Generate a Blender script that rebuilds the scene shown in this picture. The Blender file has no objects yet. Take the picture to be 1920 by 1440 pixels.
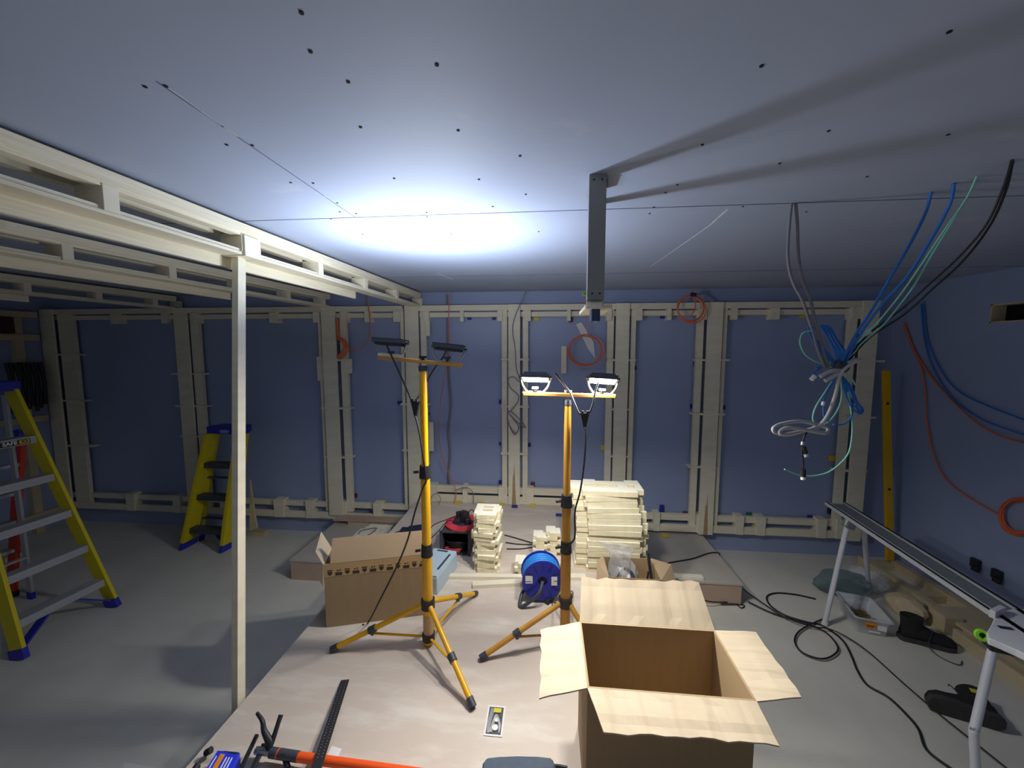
import bpy, math, random
from mathutils import Vector, Matrix
random.seed(7)
R = math.radians
SC = bpy.context.scene
COL = SC.collection
# ---------------------------------------------------------------- camera
FPX = 722.0; YAW = R(5.3); PITCH = R(5.2); EYE = 2.0
cam = bpy.data.cameras.new('camera'); cam.sensor_width = 36; cam.sensor_fit = 'HORIZONTAL'
cam.lens = 36*FPX/1920; cam.clip_start = .02
co = bpy.data.objects.new('camera', cam); COL.objects.link(co)
co.location = (0, 0, EYE); co.rotation_euler = (math.pi/2-PITCH, 0, YAW); SC.camera = co
def _ray(px, py):
    x = (px-960)/FPX; z = -(py-720)/FPX
    y2 = math.cos(PITCH)+z*math.sin(PITCH); z2 = -math.sin(PITCH)+z*math.cos(PITCH)
    return Vector((x*math.cos(YAW)-y2*math.sin(YAW), x*math.sin(YAW)+y2*math.cos(YAW), z2))
def Zp(px, py, z=0.0):   # measured spot on a level surface of height z
    r = _ray(px, py); return Vector((0, 0, EYE))+r*((z-EYE)/r.z)
def Yp(px, py, Y):       # measured spot on an upright plane parallel to the back wall
    r = _ray(px, py); return Vector((0, 0, EYE))+r*(Y/r.y)
def Xp(px, py, X):       # measured spot on an upright plane parallel to the side walls
    r = _ray(px, py); return Vector((0, 0, EYE))+r*(X/r.x)
# ---------------------------------------------------------------- room sizes
D = 3.86; CEIL = 2.567; XL = -5.55; XR = 3.25; PLAT = .425; WING = .183
PX0, PX1 = -1.348, .62       # walkway platform
# ---------------------------------------------------------------- materials
def lin(c): return tuple(((v/12.92) if v <= .04045 else ((v+.055)/1.055)**2.4) for v in c)
def mat(name, rgb, rough=.6, var=.08, scale=6.0, metal=0.0, bump=0.0, bscale=60, stretch=None, spec=.5):
    m = bpy.data.materials.new(name); m.use_nodes = True; nt = m.node_tree; N = nt.nodes; L = nt.links
    b = N['Principled BSDF']; c = lin(tuple(v/255 for v in rgb))
    b.inputs['Roughness'].default_value = rough; b.inputs['Metallic'].default_value = metal
    b.inputs['Specular IOR Level'].default_value = spec
    tc = N.new('ShaderNodeTexCoord'); mp = N.new('ShaderNodeMapping'); L.new(tc.outputs['Object'], mp.inputs['Vector'])
    if stretch: mp.inputs['Scale'].default_value = stretch
    nz = N.new('ShaderNodeTexNoise'); nz.inputs['Scale'].default_value = scale; nz.inputs['Detail'].default_value = 6
    L.new(mp.outputs['Vector'], nz.inputs['Vector'])
    mx = N.new('ShaderNodeMix'); mx.data_type = 'RGBA'
    mx.inputs['A'].default_value = (*[v*(1-var) for v in c], 1); mx.inputs['B'].default_value = (*[min(1, v*(1+var)) for v in c], 1)
    rp = N.new('ShaderNodeMapRange'); rp.inputs['From Min'].default_value = .3; rp.inputs['From Max'].default_value = .7
    L.new(nz.outputs['Fac'], rp.inputs['Value']); L.new(rp.outputs['Result'], mx.inputs['Factor'])
    L.new(mx.outputs['Result'], b.inputs['Base Color'])
    if bump:
        n2 = N.new('ShaderNodeTexNoise'); n2.inputs['Scale'].default_value = bscale; n2.inputs['Detail'].default_value = 4
        L.new(mp.outputs['Vector'], n2.inputs['Vector'])
        bp = N.new('ShaderNodeBump'); bp.inputs['Strength'].default_value = bump; bp.inputs['Distance'].default_value = .002
        L.new(n2.outputs['Fac'], bp.inputs['Height']); L.new(bp.outputs['Normal'], b.inputs['Normal'])
    m['_out'] = 0
    return m
def overlay(m, rgb, build):      # mix a second colour over a material where build(nodes, links, coords) gives a factor
    nt = m.node_tree; N = nt.nodes; L = nt.links; b = N['Principled BSDF']
    src = b.inputs['Base Color'].links[0].from_socket
    mx = N.new('ShaderNodeMix'); mx.data_type = 'RGBA'; L.new(src, mx.inputs['A'])
    mx.inputs['B'].default_value = (*lin(tuple(v/255 for v in rgb)), 1)
    tc = N.new('ShaderNodeTexCoord'); L.new(build(N, L, tc.outputs['Object']), mx.inputs['Factor'])
    L.new(mx.outputs['Result'], b.inputs['Base Color'])
def patches(scale, lo, hi, stretch=(1, 1, 1), amt=.5):
    def f(N, L, co):
        mp = N.new('ShaderNodeMapping'); mp.inputs['Scale'].default_value = stretch; L.new(co, mp.inputs['Vector'])
        nz = N.new('ShaderNodeTexNoise'); nz.inputs['Scale'].default_value = scale; nz.inputs['Detail'].default_value = 8; nz.inputs['Roughness'].default_value = .65
        L.new(mp.outputs['Vector'], nz.inputs['Vector'])
        r = N.new('ShaderNodeMapRange'); r.inputs['From Min'].default_value = lo; r.inputs['From Max'].default_value = hi; r.inputs['To Max'].default_value = amt
        L.new(nz.outputs['Fac'], r.inputs['Value']); return r.outputs['Result']
    return f
M = {}
M['board'] = mat('blue_plasterboard', (150, 163, 198), .45, .05, 2.0, bump=.05, bscale=220)
overlay(M['board'], (168, 178, 204), patches(1.3, .58, .75, (1, 1, 2.5), .35))
M['ceil'] = mat('ceiling_plasterboard', (158, 168, 190), .6, .04, 1.5, bump=.05, bscale=200, spec=.2)
overlay(M['ceil'], (196, 200, 208), patches(2.2, .62, .72, (1, 1.6, 1), .3))
M['ceiljoint'] = mat('joint_line', (86, 94, 118), .8)
M['plaster'] = mat('filler_smear', (205, 208, 212), .7, .1, 30)
M['floor'] = mat('dusty_floor_board', (212, 209, 198), .7, .07, 3, bump=.1, bscale=150)
overlay(M['floor'], (222, 217, 206), patches(1.8, .5, .75, (1, 1, 1), .5))
M['ply'] = mat('plywood_top', (204, 190, 176), .6, .05, 1.6, stretch=(1, 3, 1), bump=.06, bscale=90)
overlay(M['ply'], (222, 214, 202), patches(2.5, .48, .66, (1, 3.5, 1), .75))
M['plyside'] = mat('raw_board_edge', (186, 160, 142), .75, .06, 8)
M['wingtop'] = mat('dusty_board_top', (184, 178, 168), .7, .07, 4)
M['pine'] = mat('pale_cut_timber', (228, 221, 198), .6, .06, 5, stretch=(1, 1, 4), bump=.08, bscale=80)
M['pineH'] = mat('pale_rail_timber', (228, 220, 196), .6, .10, 5, stretch=(1, 1, 34), bump=.08, bscale=80)
M['mdf'] = mat('cut_sheet_face', (242, 238, 220), .55, .03, 8)
M['edge'] = mat('cut_sheet_edge', (205, 180, 140), .7, .1, 30)
M['tanw'] = mat('weathered_timber', (196, 180, 146), .7, .1, 6)
M['stain'] = mat('timber_stain', (172, 146, 104), .7, .15, 20)
M['yel'] = mat('yellow_enamel', (238, 178, 22), .32, .04, 20)
M['yellad'] = mat('yellow_fibreglass', (214, 196, 20), .5, .05, 20)
M['blk'] = mat('black_plastic', (34, 35, 40), .5, .1, 30)
M['dgrey'] = mat('dark_grey_plastic', (62, 66, 76), .5, .1, 30)
M['steel'] = mat('bright_steel', (190, 194, 200), .3, .04, 30, metal=.8)
M['alu'] = mat('brushed_aluminium', (176, 180, 186), .45, .04, 30, metal=.25)
M['galv'] = mat('galvanised_rail', (128, 136, 142), .5, .06, 20, metal=.3)
M['galvlip'] = mat('bright_rail_lip', (196, 200, 204), .45, .04, 20, metal=.2)
M['white'] = mat('white_plastic', (226, 226, 222), .5, .02)
M['tubewhite'] = mat('white_painted_tube', (206, 208, 216), .45, .03)
M['ladblue'] = mat('blue_ladder_plastic', (36, 44, 170), .45, .05)
M['navy'] = mat('navy_plastic', (30, 38, 70), .5, .05)
M['reelblue'] = mat('blue_reel_plastic', (34, 42, 160), .35, .05)
M['cyan'] = mat('light_blue_flex', (40, 130, 214), .4, .05)
M['cblue'] = mat('blue_data_cable', (40, 118, 206), .45, .05)
M['cgreen'] = mat('pale_green_cable', (140, 214, 196), .45, .03)
M['cgrey'] = mat('grey_cable', (128, 126, 134), .5, .05)
M['clight'] = mat('pale_grey_cable', (186, 184, 186), .5, .05)
M['cblack'] = mat('black_cable', (30, 30, 36), .5, .05)
M['orange'] = mat('orange_flex', (226, 110, 66), .5, .05)
M['pinkor'] = mat('pale_orange_flex', (214, 120, 98), .5, .05)
M['card'] = mat('brown_cardboard', (164, 140, 106), .8, .04, 4, bump=.15, bscale=40, stretch=(14, 1, 1))
M['cardin'] = mat('cardboard_inside', (186, 160, 128), .8, .05, 4)
M['cardlite'] = mat('pale_cardboard', (210, 192, 164), .8, .05, 3)
def creases(axis, sc):
    def f(N, L, co):
        wv = N.new('ShaderNodeTexWave'); wv.bands_direction = axis; wv.inputs['Scale'].default_value = sc; wv.inputs['Distortion'].default_value = 5.0; wv.inputs['Detail'].default_value = 3; wv.inputs['Detail Scale'].default_value = .6
        L.new(co, wv.inputs['Vector'])
        r = N.new('ShaderNodeMapRange'); r.inputs['From Min'].default_value = .86; r.inputs['From Max'].default_value = 1; r.inputs['To Max'].default_value = .3
        L.new(wv.outputs['Fac'], r.inputs['Value']); return r.outputs['Result']
    return f
M['cardX'] = mat('pale_cardboard_creased', (200, 183, 156), .8, .06, 3, bump=.5, bscale=12, stretch=(6, .5, .5)); overlay(M['cardX'], (176, 156, 128), creases('X', 3.1))
M['cardY'] = mat('pale_cardboard_ribbed', (198, 182, 156), .8, .06, 3, bump=.5, bscale=12, stretch=(.5, 6, .5)); overlay(M['cardY'], (170, 150, 122), creases('Y', 3.7))
M['ochre'] = mat('ochre_painted_bar', (196, 142, 66), .5, .12, 12)
M['yel_shaded'] = mat('shaded_yellow_enamel', (202, 146, 54), .45, .06, 20)  # yellow enamel browned: shade on the right stand put into the colour
M['sideply'] = mat('cut_sheet_side', (222, 212, 178), .7, .08, 20)
M['cardedge'] = mat('torn_cardboard_edge', (160, 128, 112), .85, .15, 60)
M['print'] = mat('dark_print', (66, 52, 42), .8, .1)
M['tapeclr'] = mat('parcel_tape', (190, 158, 112), .25, .03)
M['red'] = mat('red_reel_plastic', (206, 62, 76), .45, .05)
M['redlad'] = mat('red_fibreglass', (206, 56, 40), .5, .05)
M['case'] = mat('pale_blue_case', (176, 198, 212), .45, .03)
M['crate'] = mat('dark_grey_crate', (64, 62, 64), .6, .05)
M['orangetube'] = mat('orange_tube', (244, 90, 30), .35, .03)
M['packblue'] = mat('blue_packer', (30, 44, 140), .5)
M['packyel'] = mat('yellow_packer', (214, 196, 50), .5)
M['packred'] = mat('maroon_packer', (104, 40, 56), .5)
M['packdark'] = mat('dark_packer', (42, 46, 72), .5)
M['packgreen'] = mat('green_packer', (36, 110, 100), .5)
M['lime'] = mat('lime_plastic', (140, 230, 40), .4, .03)
M['greyplate'] = mat('grey_painted_plate', (150, 152, 150), .5, .03)
M['bluebox'] = mat('blue_junction_box', (50, 72, 116), .5, .05)
M['levely'] = mat('yellow_level', (226, 176, 0), .4, .05)
M['boot'] = mat('black_suede', (30, 29, 31), .9, .25, 30, bump=.4, bscale=160)
M['bootsole'] = mat('boot_sole', (58, 56, 56), .85, .15, 30)
M['purplegrey'] = mat('slate_fabric', (72, 84, 100), .75, .12, 20, bump=.2, bscale=120)
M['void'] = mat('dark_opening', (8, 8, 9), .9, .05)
M['maroon'] = mat('dark_red_board', (70, 34, 40), .8, .1, 10)
M['labelw'] = mat('white_label', (232, 232, 232), .5, .01)
M['labelo'] = mat('orange_label', (232, 146, 30), .5, .02)
M['bluepkt'] = mat('blue_carton', (38, 60, 226), .4, .03)
M['lens_off'] = mat('lamp_reflector', (200, 204, 210), .2, .02, metal=.6)
M['brass'] = mat('loose_screws', (150, 120, 70), .4, .4, 60, metal=.7)
def glow(name, rgb, s):
    m = bpy.data.materials.new(name); m.use_nodes = True; b = m.node_tree.nodes['Principled BSDF']
    b.inputs['Base Color'].default_value = (.9, .9, .9, 1); b.inputs['Emission Color'].default_value = (*lin(tuple(v/255 for v in rgb)), 1)
    b.inputs['Emission Strength'].default_value = s; return m
M['glow'] = glow('lit_led_panel', (255, 252, 244), 14)
M['glowup'] = glow('lit_led_panel_up', (236, 244, 255), 14)
def clear(name, rgb, alpha, rough):
    m = bpy.data.materials.new(name); m.use_nodes = True; nt = m.node_tree; b = nt.nodes['Principled BSDF']
    b.inputs['Base Color'].default_value = (*lin(tuple(v/255 for v in rgb)), 1); b.inputs['Roughness'].default_value = rough
    b.inputs['Alpha'].default_value = alpha; return m
M['bagclr'] = clear('clear_polythene', (232, 234, 236), .38, .1)
M['bagteal'] = clear('teal_polythene', (96, 124, 130), .55, .15)
M['tub'] = clear('translucent_tub', (224, 228, 232), .5, .3)
# ---------------------------------------------------------------- mesh builder
class MB:
    def __init__(s): s.v = []; s.f = []; s.sm = []
    def add(s, vs, fs, smooth=False):
        o = len(s.v); s.v += [Vector(p) for p in vs]; s.f += [tuple(i+o for i in f) for f in fs]; s.sm += [smooth]*len(fs); return s
    def box(s, x0, x1, y0, y1, z0, z1, m=None):
        vs = [Vector((x, y, z)) for z in (z0, z1) for y in (y0, y1) for x in (x0, x1)]
        if m: vs = [m @ p for p in vs]
        return s.add(vs, [(0, 2, 3, 1), (4, 5, 7, 6), (0, 1, 5, 4), (2, 6, 7, 3), (0, 4, 6, 2), (1, 3, 7, 5)])
    def bar(s, a, b, w, h, up=(0, 0, 1)):      # rectangular bar from a to b
        a = Vector(a); b = Vector(b); d = (b-a).normalized(); u = Vector(up)
        sd = d.cross(u)
        if sd.length < 1e-4: sd = d.cross(Vector((1, 0, 0)))
        sd.normalize(); u = sd.cross(d).normalized()
        vs = [p+sd*i*w/2+u*j*h/2 for p in (a, b) for j in (-1, 1) for i in (-1, 1)]
        return s.add(vs, [(0, 2, 3, 1), (4, 5, 7, 6), (0, 1, 5, 4), (2, 6, 7, 3), (0, 4, 6, 2), (1, 3, 7, 5)])
    def cyl(s, a, b, r, r2=None, n=16, caps=True):
        a = Vector(a); b = Vector(b); r2 = r if r2 is None else r2
        d = (b-a).normalized(); t = Vector((0, 0, 1)) if abs(d.z) < .9 else Vector((1, 0, 0))
        x = d.cross(t).normalized(); y = d.cross(x)
        vs = []
        for p, q in ((a, r), (b, r2)):
            vs += [p+(x*math.cos(2*math.pi*i/n)+y*math.sin(2*math.pi*i/n))*q for i in range(n)]
        s.add(vs, [(i, (i+1) % n, n+(i+1) % n, n+i) for i in range(n)], True)
        if caps:
            s.add(vs[:n], [tuple(range(n-1, -1, -1))]); s.add(vs[n:], [tuple(range(n))])
        return s
    def tube(s, pts, r, n=8, sub=5, closed=False):
        P = smooth(pts, sub, closed) if sub > 1 else [Vector(p) for p in pts]
        up = Vector((0, 0, 1)); prev = None; rings = []; k = len(P)
        for i, p in enumerate(P):
            if closed: t = (P[(i+1) % k]-P[i-1])
            else: t = P[min(i+1, k-1)]-P[max(i-1, 0)]
            if t.length < 1e-9: t = Vector((0, 0, 1))
            t.normalize()
            if prev is None:
                x = t.cross(up)
                if x.length < .1: x = t.cross(Vector((1, 0, 0)))
                x.normalize()
            else:
                x = prev-t*prev.dot(t)
                if x.length < 1e-6: x = t.cross(up)
                x.normalize()
            prev = x; y = t.cross(x)
            rings.append([p+(x*math.cos(2*math.pi*j/n)+y*math.sin(2*math.pi*j/n))*r for j in range(n)])
        vs = [v for ring in rings for v in ring]; fs = []
        for i in range(k if closed else k-1):
            a = i*n; b = ((i+1) % k)*n
            fs += [(a+j, a+(j+1) % n, b+(j+1) % n, b+j) for j in range(n)]
        s.add(vs, fs, True)
        if not closed:
            s.add(rings[0], [tuple(range(n-1, -1, -1))]); s.add(rings[-1], [tuple(range(n))])
        return s
    def prism(s, poly, h, m=None):      # polygon in xy extruded by h along z
        n = len(poly); vs = [Vector((p[0], p[1], 0)) for p in poly]+[Vector((p[0], p[1], h)) for p in poly]
        if m: vs = [m @ p for p in vs]
        return s.add(vs, [tuple(range(n-1, -1, -1)), tuple(range(n, 2*n))]+[(i, (i+1) % n, n+(i+1) % n, n+i) for i in range(n)])
    def sheet(s, q, th):                # quad or polygon given by 3-D corners, thickened
        q = [Vector(p) for p in q]; n = len(q)
        nm = Vector((0, 0, 0))
        for i in range(n):
            a = q[i]; b = q[(i+1) % n]; nm += a.cross(b)
        nm.normalize(); vs = q+[p+nm*th for p in q]
        return s.add(vs, [tuple(range(n-1, -1, -1)), tuple(range(n, 2*n))]+[(i, (i+1) % n, n+(i+1) % n, n+i) for i in range(n)])
    def loft(s, rings, closed_ends=True, smooth_=True):
        n = len(rings[0]); vs = [Vector(p) for r in rings for p in r]; fs = []
        for i in range(len(rings)-1):
            fs += [(i*n+j, i*n+(j+1) % n, (i+1)*n+(j+1) % n, (i+1)*n+j) for j in range(n)]
        s.add(vs, fs, smooth_)
        if closed_ends: s.add(rings[0], [tuple(range(n-1, -1, -1))]); s.add(rings[-1], [tuple(range(n))])
        return s
    def cells(s, xs, ys, z0, z1, holes=(), m=None):   # sheet cut on a grid; holes are left open
        for i in range(len(xs)-1):
            for j in range(len(ys)-1):
                if (i, j) not in holes: s.box(xs[i], xs[i+1], ys[j], ys[j+1], z0, z1, m)
        return s
def smooth(pts, sub, closed=False):
    P = [Vector(p) for p in pts]; n = len(P); out = []
    if n < 3: return P
    rng = range(n if closed else n-1)
    for i in rng:
        p0 = P[i-1] if (closed or i > 0) else P[0]*2-P[1]
        p1 = P[i]; p2 = P[(i+1) % n]
        p3 = P[(i+2) % n] if (closed or i+2 < n) else P[-1]*2-P[-2]
        for k in range(sub):
            t = k/sub
            out.append(.5*((2*p1)+(p2-p0)*t+(2*p0-5*p1+4*p2-p3)*t*t+(3*p1-p0-3*p2+p3)*t**3))
    if not closed: out.append(P[-1])
    return out
ROOT = {}
def thing(name, label, cat, loc=(0, 0, 0), group=None, rz=0):
    o = bpy.data.objects.new(name, None); COL.objects.link(o); o.empty_display_size = .1
    o.location = loc; o.rotation_euler = (0, 0, rz); o['label'] = label; o['category'] = cat
    if group: o['group'] = group
    ROOT[o.name] = Vector(loc); return o
def mesh(mb, name, m, off=Vector((0, 0, 0)), bevel=0):
    me = bpy.data.meshes.new(name); me.from_pydata([tuple(v-off) for v in mb.v], [], mb.f)
    me.polygons.foreach_set('use_smooth', mb.sm); me.materials.append(M[m] if isinstance(m, str) else m); me.update()
    o = bpy.data.objects.new(name, me); COL.objects.link(o)
    if bevel:
        b = o.modifiers.new('bevel', 'BEVEL'); b.width = bevel; b.segments = 2; b.limit_method = 'ANGLE'; b.angle_limit = R(50)
    return o
def part(mb, name, m, parent, bevel=0, label=None, local=False):
    root = parent
    while root.parent: root = root.parent
    off = Vector((0, 0, 0)) if local else ROOT[root.name]
    o = mesh(mb, name, m, off, bevel); o.parent = parent
    ROOT[o.name] = off
    if label: o['label'] = label
    return o
def solo(mb, name, m, label, cat, group=None, bevel=0, kind=None):
    xs = [v.x for v in mb.v]; ys = [v.y for v in mb.v]; zs = [v.z for v in mb.v]
    off = Vector(((min(xs)+max(xs))/2, (min(ys)+max(ys))/2, min(zs)))
    o = mesh(mb, name, m, off, bevel); o.location = off; o['label'] = label; o['category'] = cat; ROOT[o.name] = off
    if group: o['group'] = group
    if kind: o['kind'] = kind
    return o
def struct(mb, name, m, parent=None, label=None):
    o = mesh(mb, name, m)
    if parent: o.parent = parent
    else: o['kind'] = 'structure'; ROOT[o.name] = Vector((0, 0, 0))
    if label: o['label'] = label
    return o
def text_mb(body, size, mtx, ext=.0006, bold=0):
    cu = bpy.data.curves.new('t', 'FONT'); cu.body = body; cu.size = size; cu.extrude = ext; cu.align_x = 'CENTER'; cu.align_y = 'CENTER'; cu.offset = bold
    cu.resolution_u = 2
    ob = bpy.data.objects.new('t', cu); COL.objects.link(ob)
    dg = bpy.context.evaluated_depsgraph_get(); me = bpy.data.meshes.new_from_object(ob.evaluated_get(dg))
    mb = MB(); mb.add([mtx @ v.co for v in me.vertices], [tuple(p.vertices) for p in me.polygons])
    bpy.data.objects.remove(ob); bpy.data.curves.remove(cu); bpy.data.meshes.remove(me); return mb
def frame(o, x, y, z=None):
    x = Vector(x).normalized(); y = Vector(y); y = (y-x*y.dot(x)).normalized(); z = x.cross(y)
    m = Matrix((x, y, z)).transposed().to_4x4(); m.translation = Vector(o); return m
ORD = ['bottom', 'second', 'third', 'fourth', 'fifth', 'sixth', 'seventh', 'eighth', 'ninth', 'tenth', 'eleventh', 'twelfth', 'thirteenth', 'fourteenth', 'fifteenth', 'sixteenth', 'seventeenth', 'eighteenth', 'nineteenth', 'twentieth']

# ================================================================= SETTING
YB = -1.6
struct(MB().box(XL-.1, XR+.1, YB, D+.1, -.1, 0), 'floor', 'floor')
ceil = struct(MB().box(XL-.1, XR+.1, YB, D+.1, CEIL, CEIL+.1), 'ceiling', 'ceil')
struct(MB().box(XL-.1, XR+.1, D, D+.1, 0, CEIL), 'wall_back', 'board')
struct(MB().box(XL-.1, XL, YB, D, 0, CEIL), 'wall_left', 'board')
# right wall with the rectangular opening
oy0, oy1, oz0, oz1 = 2.35, 3.19, 2.19, 2.325
rw = MB()
rw.box(XR, XR+.1, YB, oy0, 0, CEIL).box(XR, XR+.1, oy1, D, 0, CEIL).box(XR, XR+.1, oy0, oy1, 0, oz0).box(XR, XR+.1, oy0, oy1, oz1, CEIL)
wr = struct(rw, 'wall_right', 'board')
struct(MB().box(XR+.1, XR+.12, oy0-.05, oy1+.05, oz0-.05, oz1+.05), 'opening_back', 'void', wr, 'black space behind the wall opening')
wf = MB()
wf.box(XR-.004, XR+.09, oy1-.012, oy1, oz0, oz1).box(XR-.004, XR+.09, oy0, oy1, oz0, oz0+.01).box(XR-.004, XR+.09, oy0, oy1, oz1-.01, oz1)
struct(wf, 'opening_lining', 'tanw', wr, 'thin timber lining of the wall opening')
# ceiling board joints, screws and filler
jm = MB()
for y in (1.655, 3.02): jm.box(XL, XR, y-.0022, y+.0022, CEIL-.0012, CEIL+.001)
jm.box(-.8345, -.8325, .80, 1.655, CEIL-.0012, CEIL+.001)
struct(jm, 'board_joint', 'ceiljoint', ceil, 'thin dark joint between ceiling boards')
sm = MB()
scr = [(272, 162), (311, 161), (582, 96), (819, 121), (565, 23), (425, 271), (473, 272), (676, 238), (859, 244), (545, 342), (587, 343), (632, 380), (739, 334), (898, 336), (620, 410), (637, 397), (668, 400),
       (800, 398), (801, 406), (924, 387), (653, 153), (1428, 123), (1780, 59), (1554, 245), (1462, 306), (1317, 271), (1270, 346), (1248, 361), (1226, 388), (1218, 400), (1393, 387), (1512, 397), (1626, 331), (1010, 434), (975, 292), (986, 364), (1778, 252), (680, 439), (846, 438)]
for px, py in scr:
    p = Zp(px, py, CEIL); sm.cyl(p-Vector((0, 0, .0016)), p+Vector((0, 0, .001)), .0043, n=10)
struct(sm, 'screw_heads', 'void', ceil, 'dark sunk screw heads in the ceiling boards')
pm = MB()
for (ax, ay, bx, by, w) in [(1365, 392, 1332, 422, .008), (1332, 422, 1220, 500, .004), (418, 238, 445, 256, .007), (590, 358, 634, 381, .002), (820, 512, 850, 525, .01), (310, 160, 418, 238, .0016)]:
    a = Zp(ax, ay, CEIL-.0006); b = Zp(bx, by, CEIL-.0006); pm.bar(a, b, w, .0012)
struct(pm, 'filler_smear', 'plaster', ceil, 'white filler smears on the ceiling')

# ================================================================= PLATFORMS
t = thing('walkway_platform', 'long raised plywood platform running from the foreground to the back wall', 'platform', (-.36, 1.3, 0))
part(MB().box(PX0, PX1, YB+.3, 2.0328, PLAT-.018, PLAT), 'deck_sheet', 'ply', t)
part(MB().box(PX0, PX1, 2.033, 3.79, PLAT-.018, PLAT), 'deck_sheet', 'ply', t)
part(MB().box(PX0+.008, PX1-.008, YB+.32, 3.79, 0, PLAT-.018), 'plinth', 'plyside', t)
# floor socket let into the platform
q = [Zp(*p, PLAT) for p in [(908, 1381), (944, 1382), (950, 1325), (914, 1323)]]
sx0, sx1, sy0, sy1 = -.250, -.172, 1.42, 1.556
t2 = thing('floor_socket', 'open white-rimmed floor box with coiled wires inside, let into the plywood platform', 'floor socket', (-.21, 1.49, PLAT))
fr = MB(); w = .008
fr.box(sx0, sx1, sy0, sy0+w, PLAT, PLAT+.003).box(sx0, sx1, sy1-w, sy1, PLAT, PLAT+.003).box(sx0, sx0+w, sy0+w, sy1-w, PLAT, PLAT+.003).box(sx1-w, sx1, sy0+w, sy1-w, PLAT, PLAT+.003)
part(fr, 'frame', 'white', t2, .001)
part(MB().box(sx0+w, sx1-w, sy0+w, sy1-w, PLAT, PLAT+.001), 'well', 'dgrey', t2)
tb = MB()
for k in range(3): tb.tube([(sx0+.014+.004*k, sy0+.012, PLAT+.003), (sx0+.012+.005*k, sy0+.06, PLAT+.004), (sx0+.018+.006*k, sy1-.014, PLAT+.003)], .0018)
for k in range(3): tb.tube([(sx0+.024+.004*k, sy0+.015, PLAT+.003), (sx0+.03+.004*k, sy0+.06, PLAT+.004), (sx0+.043, sy0+.092-.005*k, PLAT+.005), (sx1-.014-.003*k, sy0+.05, PLAT+.004), (sx1-.016, sy0+.014, PLAT+.003)], .0018)
part(tb, 'wire', 'clight', t2)
part(MB().box(sx0+.03, sx1-.017, sy1-.034, sy1-.014, PLAT+.001, PLAT+.005), 'terminal', 'packyel', t2, label='yellow terminal block')
part(MB().cyl((-.206, sy0+.035, PLAT+.001), (-.206, sy0+.035, PLAT+.006), .013).cyl((-.204, sy0+.068, PLAT+.001), (-.204, sy0+.068, PLAT+.006), .009), 'plug', 'white', t2)
def wing(x0, x1, lab):
    t = thing('side_platform', lab, 'platform', ((x0+x1)/2, 3.3, 0))
    part(MB().box(x0, x1, 2.99, 3.855, WING-.018, WING), 'deck_sheet', 'wingtop', t, .002)
    part(MB().box(x0+.006, x1-.006, 2.996, 3.85, 0, WING-.018), 'plinth', 'plyside', t)
wing(-2.215, PX0, 'low grey-topped timber platform left of the raised walkway, below the back wall')
wing(PX1, 1.525, 'low grey-topped timber platform right of the raised walkway, carrying a white strip')

# ================================================================= WALL FRAMING
def zY(px, py, Y=3.79): return Yp(px, py, Y).z
def xY(px, Y=3.79): return Yp(px, 700, Y).x
def upright(boards, strips, conn, zb, zt, label, extra=(), stain=False, wide=()):
    c = (boards[0][0]+boards[0][1])/2
    t = thing('frame_upright', label, 'wall framing', (xY(c), 3.8, zb), 'uprights of the back wall framing')
    for a, b in boards:
        part(MB().box(xY(a, 3.755), xY(b, 3.755), 3.755, 3.775, zb, zt), 'face_board', 'pine', t, .001)
    for a, b in strips:
        part(MB().box(xY(a), xY(b), 3.79, 3.83, zb+.03, zt-.02), 'side_strip', 'pine', t, .001)
    for a, b, y in conn:
        z = zY(a, y); part(MB().box(xY(a), xY(b), 3.775, 3.858, z-.009, z+.009), 'spacer_block', 'pine', t, .001)
    for a, b, y0, y1 in extra:
        part(MB().box(xY(a), xY(b), 3.778, 3.79, zY(a, y1), zY(a, y0)), 'fixing_plate', 'pine', t, .001)
    if stain:
        cx = xY(c, 3.755); hgt = stain
        part(MB().sheet([(cx-.022, 3.7545, zb), (cx+.02, 3.7545, zb), (cx+.012, 3.7545, zb+.2), (cx+.002, 3.7545, zb+hgt), (cx-.004, 3.7545, zb+.7*hgt), (cx-.012, 3.7545, zb+.3)], .0006), 'water_stain', 'stain', t, label='brown water stain')
    return t
TOP = 2.43
upright([(85, 108)], [(118, 145)], [(105, 150, 665), (108, 154, 751), (110, 160, 835)], .2, TOP, 'pale timber upright in the far left corner, behind the yellow stepladder')
upright([(333, 357)], [(363, 378)], [(323, 382, 701), (326, 384, 761), (330, 386, 817)], .2, TOP, 'pale timber upright just left of the small far yellow stepladder')
upright([(606, 632)], [(600, 605), (640, 652)], [(597, 655, 675), (600, 655, 765), (602, 655, 856)], .24, TOP, 'pale timber upright with two wide fixing plates and an orange cable beside it', extra=[(596, 607, 669, 714), (641, 661, 673, 700)])
upright([(761, 786)], [(753, 759), (790, 800)], [(750, 803, 758), (751, 803, 844)], .3, TOP, 'pale timber upright directly behind the pole of the left light stand', extra=[(800, 808, 601, 630), (802, 811, 791, 845)])
upright([(953, 975)], [(941, 951), (980, 990)], [(940, 992, 674), (940, 992, 762), (939, 991, 850)], .43, TOP, 'pale timber upright with a hanging grey cable and a brown stain at its foot', stain=.45)
upright([(1153, 1178)], [(1137, 1149), (1181, 1190)], [(1137, 1191, 675), (1137, 1189, 767), (1137, 1187, 855)], .43, TOP, 'pale timber upright behind the right lamp of the lit light stand')
upright([(1323, 1351)], [(1304, 1316), (1352, 1359)], [(1302, 1366, 675), (1300, 1362, 776), (1298, 1357, 875)], .2, TOP, 'pale timber upright with a stained foot, below the hanging orange coil', stain=.42)
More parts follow.
